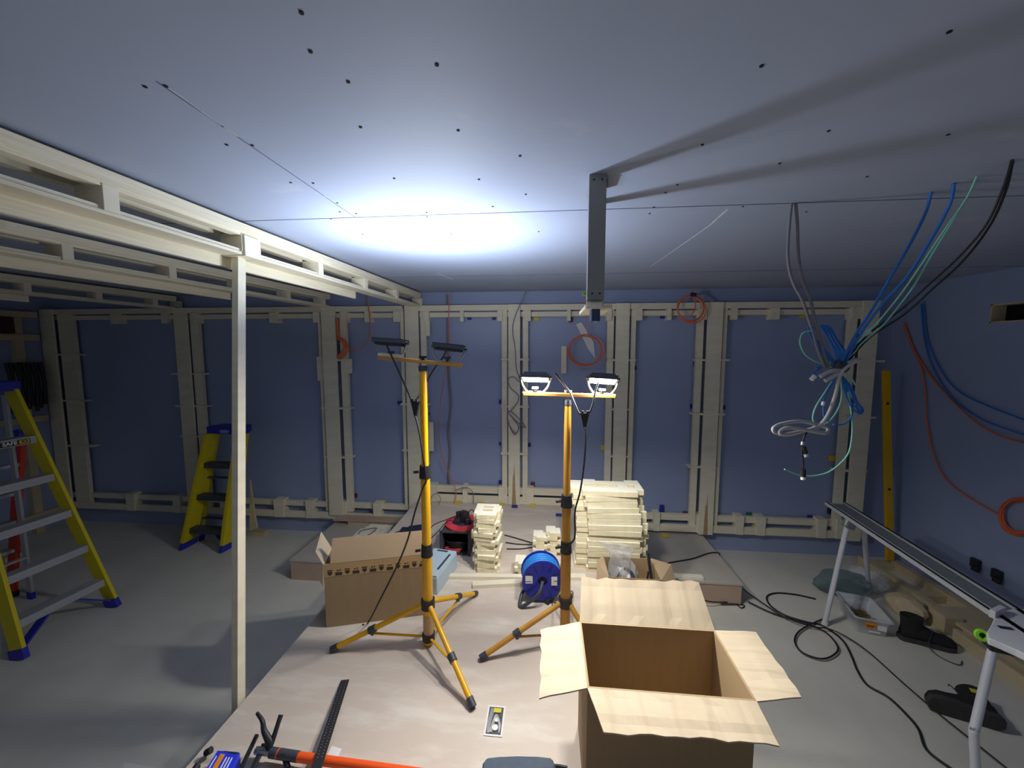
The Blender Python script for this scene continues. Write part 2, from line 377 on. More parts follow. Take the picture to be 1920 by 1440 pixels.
upright([(1609, 1640)], [(1585, 1600)], [(1598, 1655, 677), (1590, 1648, 782), (1580, 1640, 882)], .2, TOP, 'pale timber upright nearest the right wall, behind the bundle of blue cables')
def rail(name, x0, x1, spec, blocks, label, grp, zblk):
    t = thing(name, label, 'wall framing', ((x0+x1)/2, 3.8, spec[0][0]), grp)
    for i, (z0, z1, y0, y1) in enumerate(spec):
        part(MB().box(x0, x1, y0, y1, z0, z1), 'rail_board' if i == 0 else 'rail_strip', 'pineH', t, .001)
    for px, w in blocks:
        x = xY(px); part(MB().box(x-w/2, x+w/2, 3.765, 3.858, zblk[0], zblk[1]), 'spacer_block', 'pine', t, .001)
rail('top_rail', XL+.02, xY(758), [(2.375, 2.43, 3.776, 3.80), (2.315, 2.362, 3.80, 3.84)], [(228, .09), (320, .07), (375, .05), (520, .08), (600, .07), (650, .06), (694, .06), (748, .07)], 'double timber top rail of the back wall, left part under the overhead frames', 'top and bottom rails of the back wall framing', (2.27, 2.376))
rail('top_rail', xY(788), xY(1640), [(2.375, 2.43, 3.776, 3.80), (2.315, 2.362, 3.80, 3.84)], [(802, .06), (868, .035), (938, .05), (990, .05), (1065, .035), (1139, .05), (1195, .05), (1250, .035), (1312, .07), (1370, .05), (1445, .07), (1595, .08)], 'double timber top rail of the back wall, right part behind the hanging bracket', 'top and bottom rails of the back wall framing', (2.27, 2.376))
rail('bottom_rail', XL+.02, PX0-.02, [(.19, .26, 3.776, 3.80), (.31, .365, 3.80, 3.84)], [(226, .1), (315, .09), (405, .08), (511, .11), (570, .08), (632, .09), (700, .08)], 'pale double timber rail along the foot of the back wall, left of the walkway', 'top and bottom rails of the back wall framing', (.19, .385))
rail('bottom_rail', PX0+.02, .77, [(.428, .503, 3.776, 3.796), (.52, .59, 3.80, 3.84)], [(806, .1), (870, .05), (940, .06), (995, .07), (1140, .06)], 'pale double timber rail along the foot of the back wall above the walkway deck', 'top and bottom rails of the back wall framing', (.428, .605))
rail('bottom_rail', .79, xY(1650), [(.21, .28, 3.776, 3.80), (.315, .375, 3.80, 3.84)], [(1210, .06), (1240, .06), (1330, .12), (1401, .07), (1442, .08), (1560, .08), (1600, .1)], 'pale double timber rail along the foot of the back wall, right of the walkway', 'top and bottom rails of the back wall framing', (.21, .395))
# loose bits fixed on the back wall
b = MB(); b.box(xY(1052, 3.85), xY(1061.5, 3.85), 3.83, 3.859, zY(1056, 700, 3.85), zY(1056, 649, 3.85))
solo(b, 'timber_block', 'pine', 'short upright timber block on the bare back wall left of the pale orange coil', 'timber block')
b = MB(); b.sheet([Yp(1080, 608, 3.852), Yp(1090, 604, 3.852), Yp(1113, 641, 3.852), Yp(1116, 672, 3.852), Yp(1103, 655, 3.852)], -.006)
solo(b, 'pointed_stake', 'white', 'pale pointed stake leaning on the back wall behind the pale orange coil', 'stake')
for px, py, w, h, c, lab in [
    (750, 755, .055, .035, 'packblue', 'blue plastic packer poking out left of the upright behind the left light stand'),
    (801, 756, .02, .035, 'packblue', 'blue plastic packer poking out right of the upright behind the left light stand'),
    (804, 776, .022, .03, 'packred', 'maroon plastic packer just below the blue one, right of the left stand pole'),
    (937.5, 753, .025, .04, 'packblue', 'blue plastic packer left of the stained middle upright, upper of two'),
    (937.5, 832, .02, .035, 'packblue', 'blue plastic packer left of the stained middle upright, lower of two'),
    (992, 834, .035, .04, 'packdark', 'dark plastic packer right of the stained middle upright at half height'),
    (880, 597, .04, .03, 'packblue', 'blue plastic packer under the top rail, right of the dark hanging flex'),
    (926, 597, .035, .03, 'packdark', 'dark plastic packer under the top rail just left of the grey hanging cable'),
    (1006, 598, .05, .035, 'packyel', 'yellow plastic packer under the top rail right of the grey hanging cable'),
    (1070, 600, .04, .045, 'packred', 'maroon plastic packer under the top rail left of the hanging bracket'),
    (1242, 594, .045, .035, 'packblue', 'blue plastic packer under the top rail right of the hanging bracket'),
    (1191, 690, .025, .04, 'packblue', 'blue plastic packer right of the upright behind the lit right lamp'),
    (1302, 682, .02, .045, 'packdark', 'dark plastic packer left of the upright below the hanging orange coil, upper of two'),
    (1297, 762, .03, .045, 'packblue', 'blue plastic packer left of the upright below the hanging orange coil, lower of two'),
    (1358, 764, .02, .04, 'packdark', 'dark plastic packer right of the upright below the hanging orange coil'),
    (1130, 839, .035, .05, 'packyel', 'yellow plastic packer left of the upright behind the lit light stand'),
    (667, 929, .03, .045, 'packred', 'maroon plastic packer low beside the upright with the orange cable'),
    (715, 940, .09, .03, 'packyel', 'yellow plastic packer on the left bottom rail beside the walkway'),
    (999, 911, .045, .08, 'packred', 'brownish plastic packer on the walkway rail right of the stained upright'),
    (937.5, 905, .03, .055, 'packblue', 'blue plastic packer on the walkway rail left of the stained upright'),
    (1158, 915, .06, .05, 'packdark', 'dark plastic packer just above the wide timber stack'),
    (1241, 955, .045, .09, 'packblue', 'tall blue plastic packer on the right bottom rail beside the wide timber stack'),
    (1286, 963, .06, .045, 'packred', 'maroon plastic packer on the right bottom rail beside the stained upright'),
    (1404, 966, .05, .06, 'packgreen', 'dark green plastic packer on the bottom rail right of the stained upright'),
    (1519, 971, .05, .055, 'packblue', 'blue plastic packer on the bottom rail left of the trestle rail end'),
    (1505, 593, .06, .025, 'packyel', 'yellow plastic packer under the top rail above the blue cable bundle'),
    (1561, 859, .07, .055, 'packyel', 'yellow plastic packer on the wall below the blue cable bundle'),
    (1557, 958, .05, .06, 'packdark', 'dark plastic packer behind the far end of the trestle rail')]:
    p = Yp(px, py, 3.85); b = MB().box(p.x-w/2, p.x+w/2, 3.843, 3.859, p.z-h*.5, p.z+h*.5)
    solo(b, 'plastic_packer', c, lab, 'packer', 'coloured plastic packers around the wall framing', .004)
for px, py, c, lab in [(860, 939, 'packyel', 'yellow plastic packer at the foot of the walkway rail, leftmost of four on the deck'), (902, 941, 'packyel', 'yellow plastic packer at the foot of the walkway rail behind the red cable reel'),
   (940, 943, 'packyel', 'yellow plastic packer on the deck left of the stained upright foot'), (999, 945, 'packyel', 'yellow plastic packer on the deck right of the stained upright foot'),
   (965, 949, 'packblue', 'small blue plastic packer standing on the deck above the narrow timber stack'), (1048, 965, 'packblue', 'blue plastic packer lying on the deck left of the wide timber stack')]:
    p = Zp(px, py+2, PLAT); p.y = min(p.y, 3.755)
    solo(MB().box(p.x-.03, p.x+.03, p.y-.02, p.y+.015, PLAT, PLAT+.018, Matrix.Translation((0, 0, 0))), 'plastic_packer', c, lab, 'packer', 'coloured plastic packers around the wall framing', .003)
p = Zp(1242, 996, WING)
solo(MB().box(p.x-.035, p.x+.035, 3.7, 3.755, WING, WING+.012), 'plastic_packer', 'packyel', 'yellow plastic packer on the right side platform below the tall blue one', 'packer', 'coloured plastic packers around the wall framing', .003)

# ================================================================= OVERHEAD LADDER FRAMES
def overhead(xa, ya, xb, yb, blocks, fas, label):
    a = Vector((xa, ya, 0)); b = Vector((xb, yb, 0)); L = (b-a).length
    m = frame((xa, ya, 0), b-a, Vector((-1, 0, 0)))
    t = thing('overhead_frame', label, 'overhead framing', (xa, (ya+yb)/2, 2.36), 'overhead ladder frames on the left')
    def bx(u0, u1, w0, w1, z0, z1): return MB().box(u0, u1, w0, w1, z0, z1, m)
    # frame() gives local y pointing away from the walkway
    up = bx(0, L, 0, .045, 2.497, 2.512); up.box(0, L, -.006, .045, 2.512, 2.55, m)
    part(up, 'top_rail', 'pineH', t, .001)
    lo = bx(0, L, 0, .10, 2.414, 2.426); lo.box(0, L, .008, .10, 2.426, 2.44, m)
    part(lo, 'lower_rail', 'pineH', t, .001)
    part(bx(fas[0], fas[1], .10, .12, 2.366, 2.44), 'fascia_board', 'pineH', t, .001)
    for bpx, bpy_ in blocks:
        u = Xp(bpx, bpy_, (xa+xb)/2 if abs(xa) > 2 else -1.39+.0).y-ya
        part(bx(u-.022, u+.022, -.003, .1, 2.426, 2.505), 'cross_block', 'pine', t, .001)
    part(bx(0, L, .10, .14, 2.50, 2.55), 'rear_rail', 'pineH', t, .001)
    return t
def u_of(px, py, xa): return Xp(px, py, xa).y
overhead(-1.41, -.2, -1.262, 3.77, [(191, 360), (440, 440), (580, 490), (664, 515), (722, 537), (768, 552)], (0, Xp(657, 548, -1.44).y+.2), 'pale overhead ladder frame under the ceiling nearest the room centre, carried by the slim post')
overhead(-2.43, -.2, -2.2, 3.77, [(130, 475), (318, 508), (440, 530), (525, 545), (588, 556)], (0, Xp(418, 548, -2.42).y+.2), 'pale overhead ladder frame under the ceiling, middle of the three on the left')
overhead(-4.12, -.2, -3.9, 3.77, [(42, 535), (173, 548), (275, 557), (320, 562)], (0, Xp(34, 553, -4.15).y+.2), 'pale overhead ladder frame deepest in the dark left side')
# slim leaning post
a = Vector((-1.376, 1.445, 0)); b2 = Vector((-1.395, 1.665, 2.41))
solo(MB().bar(a, b2, .030, .045, (0, 1, 0)), 'prop_post', 'pine', 'slim pale timber post standing beside the walkway and propping the overhead frame', 'post', bevel=.0015)
solo(MB().box(-1.44, -1.33, 1.625, 1.72, 2.41, 2.5), 'timber_block', 'pine', 'pale timber block on top of the slim leaning post', 'timber block', bevel=.001)

# far left dark framing on the left wall
t = thing('wall_stand_frame', 'dark timber frame on the left wall behind the yellow stepladder', 'wall framing', (XL+.06, 3.0, 0))
for y in (2.5, 3.12, 3.55):
    part(MB().box(XL+.002, XL+.06, y-.035, y+.035, 0, 2.38), 'stud', 'tanw', t)
for z in (.2, 1.25, 2.12, 2.36):
    part(MB().box(XL+.06, XL+.085, 1.2, 3.7, z-.03, z+.03), 'cross_rail', 'tanw', t)
solo(MB().box(XL+.087, XL+.10, 2.2, 3.5, 2.16, 2.32), 'wall_panel', 'maroon', 'dark red board between rails high on the left wall', 'board')
b = MB()
for k in range(9):
    y = 3.40+.032*k; b.tube([(XL+.11, y, 1.86), (XL+.13, y+.01*(-1)**k, 1.65), (XL+.12, y, 1.34+.03*(k % 3))], .017, 6)
solo(b, 'hanging_hoses', 'blk', 'dark bunch of black hoses hanging on the left wall', 'hoses', kind=None)

# ================================================================= CEILING BRACKET
t = thing('ceiling_bracket', 'grey bracket with two legs hanging from the ceiling, blue box at its foot', 'bracket', (.17, 1.42, CEIL))
bx0 = .130; bx1 = .186
part(MB().box(bx0, bx1, 1.33, 1.366, 2.165, CEIL), 'front_leg', 'greyplate', t, .001)
part(MB().box(bx0+.035, bx1+.03, 1.56, 1.596, 2.15, CEIL), 'rear_leg', 'greyplate', t, .001)
part(MB().box(bx0+.004, bx1+.01, 1.366, 1.45, CEIL-.03, CEIL), 'head_plate', 'greyplate', t, .001)
ft = MB(); ft.sheet([(bx0-.002, 1.31, 2.137), (bx1-.012, 1.31, 2.137), (bx1, 1.345, 2.165), (bx0-.002, 1.345, 2.165)], -.004)
ft.box(bx0-.004, bx1+.03, 1.345, 1.6, 2.137, 2.15)
part(ft, 'foot_plate', 'pine', t, .0005, label='pale foot plate')
part(MB().box(bx0+.018, bx1-.008, 1.36, 1.42, 2.095, 2.137), 'junction_box', 'bluebox', t, .003, label='dark blue box under the foot')
sc_ = MB()
for x, z in ((.145, 2.55), (.172, 2.55), (.146, 2.185), (.171, 2.185)): sc_.cyl((x, 1.3285, z), (x, 1.331, z), .0032, n=8)
part(sc_, 'screw', 'blk', t)
part(MB().box(bx0-.014, bx0-.004, 1.34, 1.35, 2.18, 2.192), 'tag', 'lime', t, label='small green tag')

# ================================================================= LIGHT STANDS
LIGHTS = []
def light_stand(base, zbar, barA, barB, feet, zh, collars, lab, lamps, tapez=None, ymat='yel'):
    t = thing('light_stand', lab, 'light stand', base)
    bx, by, bz = base; r = .0235; Y_ = ymat
    top = Vector((bx+.0, by, zbar))
    zs = [z for z in collars]
    part(MB().cyl((bx, by, bz+.015), (bx, by, zs[0]), .0265).cyl((bx, by, zs[0]), (bx, by, zs[1]), r), 'lower_pole', Y_, t)
    part(MB().cyl((bx, by, zs[1]), top-Vector((0, 0, .01)), .018), 'upper_pole', Y_, t)
    for z in zs:
        c = MB().cyl((bx, by, z-.032), (bx, by, z+.032), .031, .027); c.cyl((bx-.03, by-.01, z), (bx-.055, by-.02, z), .007)
        part(c, 'collar', 'blk', t)
    hb = MB().cyl((bx, by, zh-.03), (bx, by, zh+.02), .036); part(hb, 'hub', 'blk', t)
    lb = MB().cyl((bx, by, bz+.03), (bx, by, bz+.07), .033); part(lb, 'brace_hub', 'blk', t)
    if tapez: part(MB().cyl((bx, by, tapez[0]), (bx, by, tapez[1]), .0275), 'tape_wrap', 'tapeclr', t, label='brown tape wrapped round the pole')
    for f in feet:
        f = Vector(f); d = (Vector((f.x, f.y, 0))-Vector((bx, by, 0))).normalized()
        a = Vector((bx, by, zh-.012))+d*.03; e = f+Vector((0, 0, .016))
        lg = part(MB().cyl(a, e, .0135), 'leg', Y_, t)
        dd = (e-a).normalized(); part(MB().cyl(e-dd*.03, e+dd*.008, .0165), 'foot_cap', 'dgrey', lg)
        mid = a.lerp(e, .56)
        part(MB().cyl(mid-dd*.018, mid+dd*.018, .019).cyl(mid-Vector((0, 0, .03)), mid, .009), 'clamp', 'dgrey', lg)
        part(MB().bar(Vector((bx, by, bz+.05))+d*.03, mid-Vector((0, 0, .022)), .012, .006), 'brace', Y_, lg)
    A = Vector(barA); B = Vector(barB)
    part(MB().bar(A, B, .032, .018), 'crossbar', 'ochre', t, .003)
    c = top+Vector((0, 0, .012)); kn = MB().cyl(c, c+Vector((0, 0, .02)), .008).cyl(c+Vector((0, 0, .018)), c+Vector((0, 0, .028)), .02)
    part(kn, 'knob', 'blk', t)
    part(MB().cyl(top-Vector((0, 0, .035)), top-Vector((0, 0, .008)), .022), 'bar_mount', 'dgrey', t)
    for (cen, nrm, xd, lit, en, col, sz) in lamps:
        n = Vector(nrm).normalized(); m = frame(cen, xd, Vector(n).cross(Vector(xd)))   # local z = nrm
        z = m.to_3x3() @ Vector((0, 0, 1))
        if z.dot(n) < 0: m = frame(cen, xd, -Vector(n).cross(Vector(xd)))
        w, h = sz
        body = MB().box(-w/2, w/2, -h/2, h/2, -.018, 0, m)
        for k in range(7): body.box(-w/2+.012, w/2-.012, -h/2+.012+k*(h-.03)/6, -h/2+.015+k*(h-.03)/6, -.03, -.018, m)
        for s in (-1, 1): body.cyl(m @ Vector((s*w/2, 0, -.012)), m @ Vector((s*(w/2+.014), 0, -.012)), .009, n=10)
        lp = part(body, 'floodlight', 'dgrey', t, .001)
        rim = MB().box(-w/2, w/2, -h/2, -h/2+.006, 0, .004, m).box(-w/2, w/2, h/2-.006, h/2, 0, .004, m).box(-w/2, -w/2+.006, -h/2, h/2, 0, .004, m).box(w/2-.006, w/2, -h/2, h/2, 0, .004, m)
        part(rim, 'rim', 'blk', lp)
        part(MB().box(-w/2+.006, w/2-.006, -h/2+.006, h/2-.006, 0, .002, m), 'glass', lit, lp)
        # U bracket down (or up) to the crossbar
        e1 = m @ Vector((-w/2-.008, 0, -.012)); e2 = m @ Vector((w/2+.008, 0, -.012))
        tt = min(1, max(0, (Vector(cen)-A).dot(B-A)/(B-A).length_squared)); bp = A.lerp(B, tt)+Vector((0, 0, .012))
        if bp.z < cen[2]:
            u = MB(); xw = (e2-e1)*.22
            u.tube([e1, e1.lerp(bp-xw*1.2, .6)-(e2-e1)*.06, bp-xw*1.2, bp-xw*.8, bp, bp+xw*.8, bp+xw*1.2, e2.lerp(bp+xw*1.2, .6)+(e2-e1)*.06, e2], .0045, 6, 4)
            part(u, 'yoke', 'steel', lp)
            part(MB().cyl(bp, bp+Vector((0, 0, .016)), .007).cyl(bp+Vector((0, 0, .014)), bp+Vector((0, 0, .024)), .017), 'yoke_knob', 'dgrey', lp)
        if en:
            ld = bpy.data.lights.new('lamp_light', 'AREA'); ld.shape = 'RECTANGLE'; ld.size = w*.6; ld.size_y = h*.6; ld.energy = en; ld.color = col
            lo = bpy.data.objects.new('lamp_light', ld); COL.objects.link(lo)
            mm = m.copy(); mm.translation = m @ Vector((0, 0, .006))
            lo.matrix_world = mm @ Matrix.Rotation(math.pi, 4, 'X'); lo.parent = None
            lo.visible_camera = True
    return t
lb = Zp(797, 1208, PLAT); LY = lb.y
ls_feet = [Zp(886, 1328, PLAT), Zp(624, 1222, PLAT), Zp(892, 1117, PLAT)]
A = Yp(708, 670, LY); B = Yp(868, 685, LY); A.y += .02; B.y -= .02
L1 = Yp(733, 637, LY); L2 = Yp(843, 647, LY)
LK = (-.615, 1.836)
light_stand((LK[0]-.006, LY, PLAT), 1.925, A, B, ls_feet, .665, (.956, 1.375), 'yellow tripod light stand left of centre, its two dark floodlights turned up to the ceiling',
            [(L1, (0, .06, 1), (1, 0, -.06), 'glowup', 6.5, (.80, .88, 1), (.15, .11)), (L2, (0, .06, 1), (1, .06, -.10), 'glowup', 12, (.80, .88, 1), (.15, .11))], tapez=(.47, .60))
part(MB().bar(A+Vector((.0, 0, .016)), A.lerp(B, .28)+Vector((0, 0, .016)), .03, .014), 'packing_block', 'pine', [o for o in bpy.data.objects if o.name == 'light_stand'][0])
rb = Zp(1060, 1203, PLAT); RY = rb.y
A = Yp(980, 738, RY); B = Yp(1154, 743, RY)
L3 = Yp(1004, 711, RY); L4 = Yp(1130, 714, RY)
rs_feet = [Zp(903, 1238, PLAT), Vector((.29, 1.835, PLAT)), Vector((.16, 2.36, PLAT))]
light_stand((rb.x-.003, RY, PLAT), 1.752, A, B, rs_feet, .66, (.962, 1.212), 'yellow tripod light stand at centre with both floodlights glowing, partly behind the big open box',
            [(L3, (0, -.36, -1), (1, -.05, -.02), 'glow', 18.5, (1, .97, .90), (.14, .10)), (L4, (.08, -.40, -1), (1, -.05, -.06), 'glow', 18.5, (1, .97, .90), (.14, .10))], ymat='yel_shaded')

# lamp leads with splitters
def cable(pts, r, m, name, label, cat='cable', group=None, extra=None):
    t = solo(MB().tube(pts, r, 8, 6), name, m, label, cat, group)
    return t
def ycab(a, b, split, tail, lab):
    t = thing('splitter_lead', lab, 'cable', split)
    s = Vector(split)
    part(MB().tube(a+[s+Vector((-.012, 0, .03))], .0045), 'lamp_lead', 'cblack', t)
    part(MB().tube(b+[s+Vector((.012, 0, .03))], .0045), 'lamp_lead', 'cblack', t)
    part(MB().sheet([s+Vector((-.022, .008, .032)), s+Vector((.022, .008, .032)), s+Vector((.006, .008, -.045)), s+Vector((-.006, .008, -.045))], .016).cyl(s+Vector((-.012, 0, .03)), s+Vector((-.012, 0, .045)), .007).cyl(s+Vector((.012, 0, .03)), s+Vector((.012, 0, .045)), .007), 'splitter', 'blk', t)
    part(MB().tube([s+Vector((0, 0, -.04))]+tail, .0045), 'mains_lead', 'cblack', t)
y = LY-.04
ycab([Yp(*p, y) for p in [(722, 640), (733, 665), (745, 690), (756, 715), (768, 742)]], [Yp(a_, b_, LY+d_) for a_, b_, d_ in [(838, 650, -.02), (832, 668, .05), (815, 690, .06), (802, 712, .06), (793, 730, .05), (782, 748, .0)]],
     Yp(777, 765, y), [Yp(780, 785, y), Yp(787, 815, y), Yp(794, 860, LY-.045), Yp(799, 900, LY-.045), Yp(793, 915, LY-.045), Yp(778, 960, 1.80), Yp(765, 1010, 1.82), Yp(745, 1060, 1.86), Yp(715, 1120, 1.90), Zp(690, 1168, PLAT+.005), Zp(680, 1171, PLAT+.005)],
     'black splitter lead running down the left light stand to the walkway')
y = RY-.04
ycab([Yp(*p, y) for p in [(1041, 700), (1055, 718), (1068, 735), (1078, 758), (1086, 775)]], [Yp(*p, y) for p in [(1122, 716), (1116, 735), (1112, 755), (1106, 772)]],
     Yp(1097, 787, y), [Yp(1098, 820, y), Yp(1095, 870, y), Yp(1088, 920, y), Yp(1078, 960, y), Yp(1078, 1005, y), Yp(1070, 1020, y), Yp(1062, 1032, y+.005), Yp(1052, 1060, y+.07), Yp(1052, 1100, y+.1), Zp(1035, 1130, PLAT+.005), Zp(1028, 1122, PLAT+.005)],
     'black splitter lead hanging from the two lit floodlights')

# ================================================================= STEPLADDERS
def stepladder(FL, FR, TL, TR, BL, BR, steps, lab, railm='yellad', rearm='alu', rw=.022, depth=.07, stepdep=.08, foot='ladblue', cap='ladblue', capw=.16, name='stepladder', brace=True, logo=True, stepm='alu'):
    FL, FR, TL, TR, BL, BR = [Vector(p) for p in (FL, FR, TL, TR, BL, BR)]
    c = (FL+FR)/2; t = thing(name, lab, 'stepladder', (c.x, c.y, 0))
    ac = (FR-FL).normalized(); fw = ((BL+BR)/2-(FL+FR)/2); fw.z = 0; fw.normalize()
    fls = []
    for a, b in ((FL, TL), (FR, TR)):
        d = (b-a).normalized()
        r = part(MB().bar(a+Vector((0, 0, .02)), b, rw, depth, fw), 'front_rail', railm, t, .002); fls.append(r)
        part(MB().bar(a, a+d*.07, .032, depth+.014, fw), 'foot', foot, r, .004)
    for a, b in ((BL, TL+fw*.06), (BR, TR+fw*.06)):
        r = part(MB().bar(a+Vector((0, 0, .02)), b-Vector((0, 0, .03)), .018, .04, fw), 'rear_rail', rearm, t, .002)
        part(MB().bar(a, a+(b-a).normalized()*.06, .026, .05, fw), 'foot', foot, r, .004)
    for s in steps:
        p = FL.lerp(TL, s); q = FR.lerp(TR, s)
        st = MB().bar(p, q, stepdep, .022, (0, 0, 1)); st.bar(p-Vector((0, 0, .018))-fw*stepdep*.45, q-Vector((0, 0, .018))-fw*stepdep*.45, .004, .05)
        part(st, 'tread', stepm, t, .001)
    for s in (.22, .6):
        p = BL.lerp(TL, s); q = BR.lerp(TR, s); part(MB().bar(p, q, .03, .015), 'rear_bar', stepm, t)
    tc = (TL+TR)/2+fw*.04
    m = frame(tc, ac, fw); W = (TR-TL).length/2+.035
    cp = MB().prism([(-W, -.07), (W, -.07), (W+.01, 0), (W*.8, .10), (-W*.8, .10), (-W-.01, 0)], .07, m)
    cpo = part(cp, 'top_cap', cap, t, .006)
    if logo:
        z3 = Vector((0, 0, 1)); mo = frame(tc-fw*.071+Vector((0, 0, .026)), ac, z3)
        if (mo.to_3x3() @ Vector((0, 0, 1))).dot(fw) > 0: mo = frame(tc-fw*.071+Vector((0, 0, .026)), -ac, z3)
        n = 24; ring = MB()
        pts = [mo @ Vector((.05*math.cos(2*math.pi*i/n), .015*math.sin(2*math.pi*i/n), .0)) for i in range(n)]
        ring.tube(pts, .0022, 5, 1, True); part(ring, 'logo_ring', 'labelw', cpo, label='white oval ring emblem')
        part(MB().box(-.03, .03, -.004, .004, -.001, .001, mo), 'logo_bar', 'labelw', cpo)
    if brace:
        for a, b, s in ((FL, TL, 1), (FR, TR, -1)):
            p = a.lerp(b, .03); p2 = a.lerp(b, steps[0]); e = p2+ac*s*(FR-FL).length*.36-Vector((0, 0, .03))
            part(MB().bar(p+fw*.0, e, .012, .055, fw), 'corner_brace', 'ladblue', t, .002)
    return t, fls
FL = Zp(38, 1236, 0); FR = Zp(214, 1138, 0)
TR = Xp(22, 738, -3.86); TL = TR+Vector((0.0, -.30, .0)); TR.z = TL.z = 1.70
lad, _ = stepladder(FL, FR, TL, TR, (-4.14, 1.98, 0), (-4.12, 2.56, 0), [.135, .30, .465, .63, .80], depth=.10, lab='large yellow stepladder with blue feet and metal treads at the left edge')
# SAFE X3 label on the top tread
s = .80; p = FL.lerp(TL, s); q = FR.lerp(TR, s); fw = Vector((-1, 0, 0)); ac = (q-p).normalized()
c = p.lerp(q, .5)-fw*.042+Vector((0, 0, -.018)); c.x += .002
mo = frame(c, ac, (0, 0, 1))
part(MB().box(-.10, .125, -.018, .018, 0, .001, mo), 'safety_label', 'blk', lad, label='black label with white lettering')
part(text_mb('SAFE', .036, mo @ Matrix.Translation((.02, 0, .0018)), bold=.0008), 'lettering', 'labelw', lad)
part(MB().box(.068, .12, -.014, .014, .001, .0016, mo), 'label_patch', 'packyel', lad)
part(text_mb('X3', .03, mo @ Matrix.Translation((.094, 0, .0024)), bold=.0008), 'lettering', 'blk', lad)
# small far stepladder
FL = Zp(352, 1025, 0); FR = Zp(426, 1030, 0); T_ = Yp(398, 812, 3.52); zt = T_.z
stepladder(FL, FR, (T_.x, 3.52, zt), (T_.x+.32, 3.52, zt), (FL.x+.02, 3.56, 0), (FR.x-.02, 3.56, 0), [.17, .46, .74], rw=.035, lab='small yellow stepladder with blue cap folded near the back wall, half behind the slim post', depth=.16, stepm='dgrey', rearm='yellad')
# red ladder behind the big one
B0 = Zp(22, 1118, 0); B1 = B0+Vector((-.05, -.40, 0)); TP = Xp(38, 822, B0.x+.12)
t = thing('ladder', 'red and silver ladder standing behind the large yellow stepladder', 'ladder', (B0.x, B0.y, 0))
for a, dx in ((B0, .0), (B1, 0)):
    tp = TP+(a-B0)
    r = part(MB().bar(a, tp, .03, .07, (1, 0, 0)), 'side_rail', 'redlad', t, .002)
    part(MB().bar(tp-Vector((0, 0, .04)), tp+Vector((-.01, 0, .07)), .05, .09, (1, 0, 0)), 'rail_cap', 'ladblue', r, .004, label='blue end cap')
    part(MB().bar(a, a+(tp-a)*.04, .04, .085, (1, 0, 0)), 'foot', 'blk', r, .003)
for k in range(5):
    f = .12+.18*k; p = B0.lerp(TP, f); q = B1.lerp(TP+(B1-B0), f)
    part(MB().bar(p, q, .06, .025), 'rung', 'alu', t)
solo(MB().bar((-4.9, 2.45, 0.02), (-4.95, 2.6, 1.75), .05, .06, (0, 1, 0)), 'loose_post', 'alu', 'pale upright post behind the large yellow stepladder at the left edge', 'post')
p = Vector((-5.1, 3.05, 0)); solo(MB().box(p.x-.14, p.x+.12, p.y-.1, p.y+.06, 0, .07), 'timber_offcut', 'tanw', 'small brown timber offcut on the floor behind the large stepladder', 'timber offcut', bevel=.003)

# ================================================================= CARDBOARD BOXES
def wall_sheet(mb, a, b, z0, z1, th): mb.sheet([(a[0], a[1], z0), (b[0], b[1], z0), (b[0], b[1], z1), (a[0], a[1], z1)], th)
# --- taped box on the left
c0 = Zp(612, 1177, PLAT); c1 = Zp(790, 1154, PLAT); ux = (c1-c0).normalized(); ux.z = 0; uy = Vector((-ux.y, ux.x, 0))
W = (c1-c0).length+.04; Dp = .30; Hb = .375
t = thing('cardboard_box', 'brown cardboard box with printed tape along its top edge, behind the left light stand', 'cardboard box', (c0.x+.25, c0.y+.2, PLAT))
m = frame(c0, ux, uy)
def lb_(x0, x1, y0, y1, z0, z1): return MB().box(x0, x1, y0, y1, z0, z1, m)
b = MB(); th = .006
b.box(0, W, 0, th, 0, Hb, m).box(0, W, Dp-th, Dp, 0, Hb, m).box(0, th, th, Dp-th, 0, Hb, m).box(W-th, W, th, Dp-th, 0, Hb, m).box(th, W-th, th, Dp-th, 0, th, m)
part(b, 'carton', 'card', t, .001)
fz = m @ Vector((.035, .012, Hb)); fz2 = m @ Vector((W-.005, .012, Hb))
part(MB().sheet([m @ Vector((.035, .004, Hb)), m @ Vector((W-.005, .004, Hb)), m @ Vector((W-.008, .05, Hb+.125)), m @ Vector((.04, .05, Hb+.125))], .005), 'front_flap', 'cardin', t, .001)
part(MB().sheet([m @ Vector((0, .0, Hb)), m @ Vector((-.055, .06, Hb+.05)), m @ Vector((-.05, .16, Hb+.12)), m @ Vector((0.0, Dp*.6, Hb))], .004), 'side_flap', 'cardlite', t)
part(MB().sheet([m @ Vector((0, .002, Hb)), m @ Vector((-.062, .03, Hb-.03)), m @ Vector((-.01, .002, Hb-.12)), m @ Vector((-.002, .001, Hb-.13))], .004), 'torn_corner', 'cardlite', t)
part(MB().sheet([m @ Vector((W, .02, Hb)), m @ Vector((W+.02, .05, Hb+.12)), m @ Vector((W+.02, Dp-.02, Hb+.12)), m @ Vector((W, Dp, Hb))], .005), 'side_flap', 'cardlite', t)
part(MB().box(0, W, -.0012, 0, Hb-.075, Hb, m), 'tape_strip', 'tapeclr', t, label='printed tape strip')
ic = MB(); k = 0; x = .02
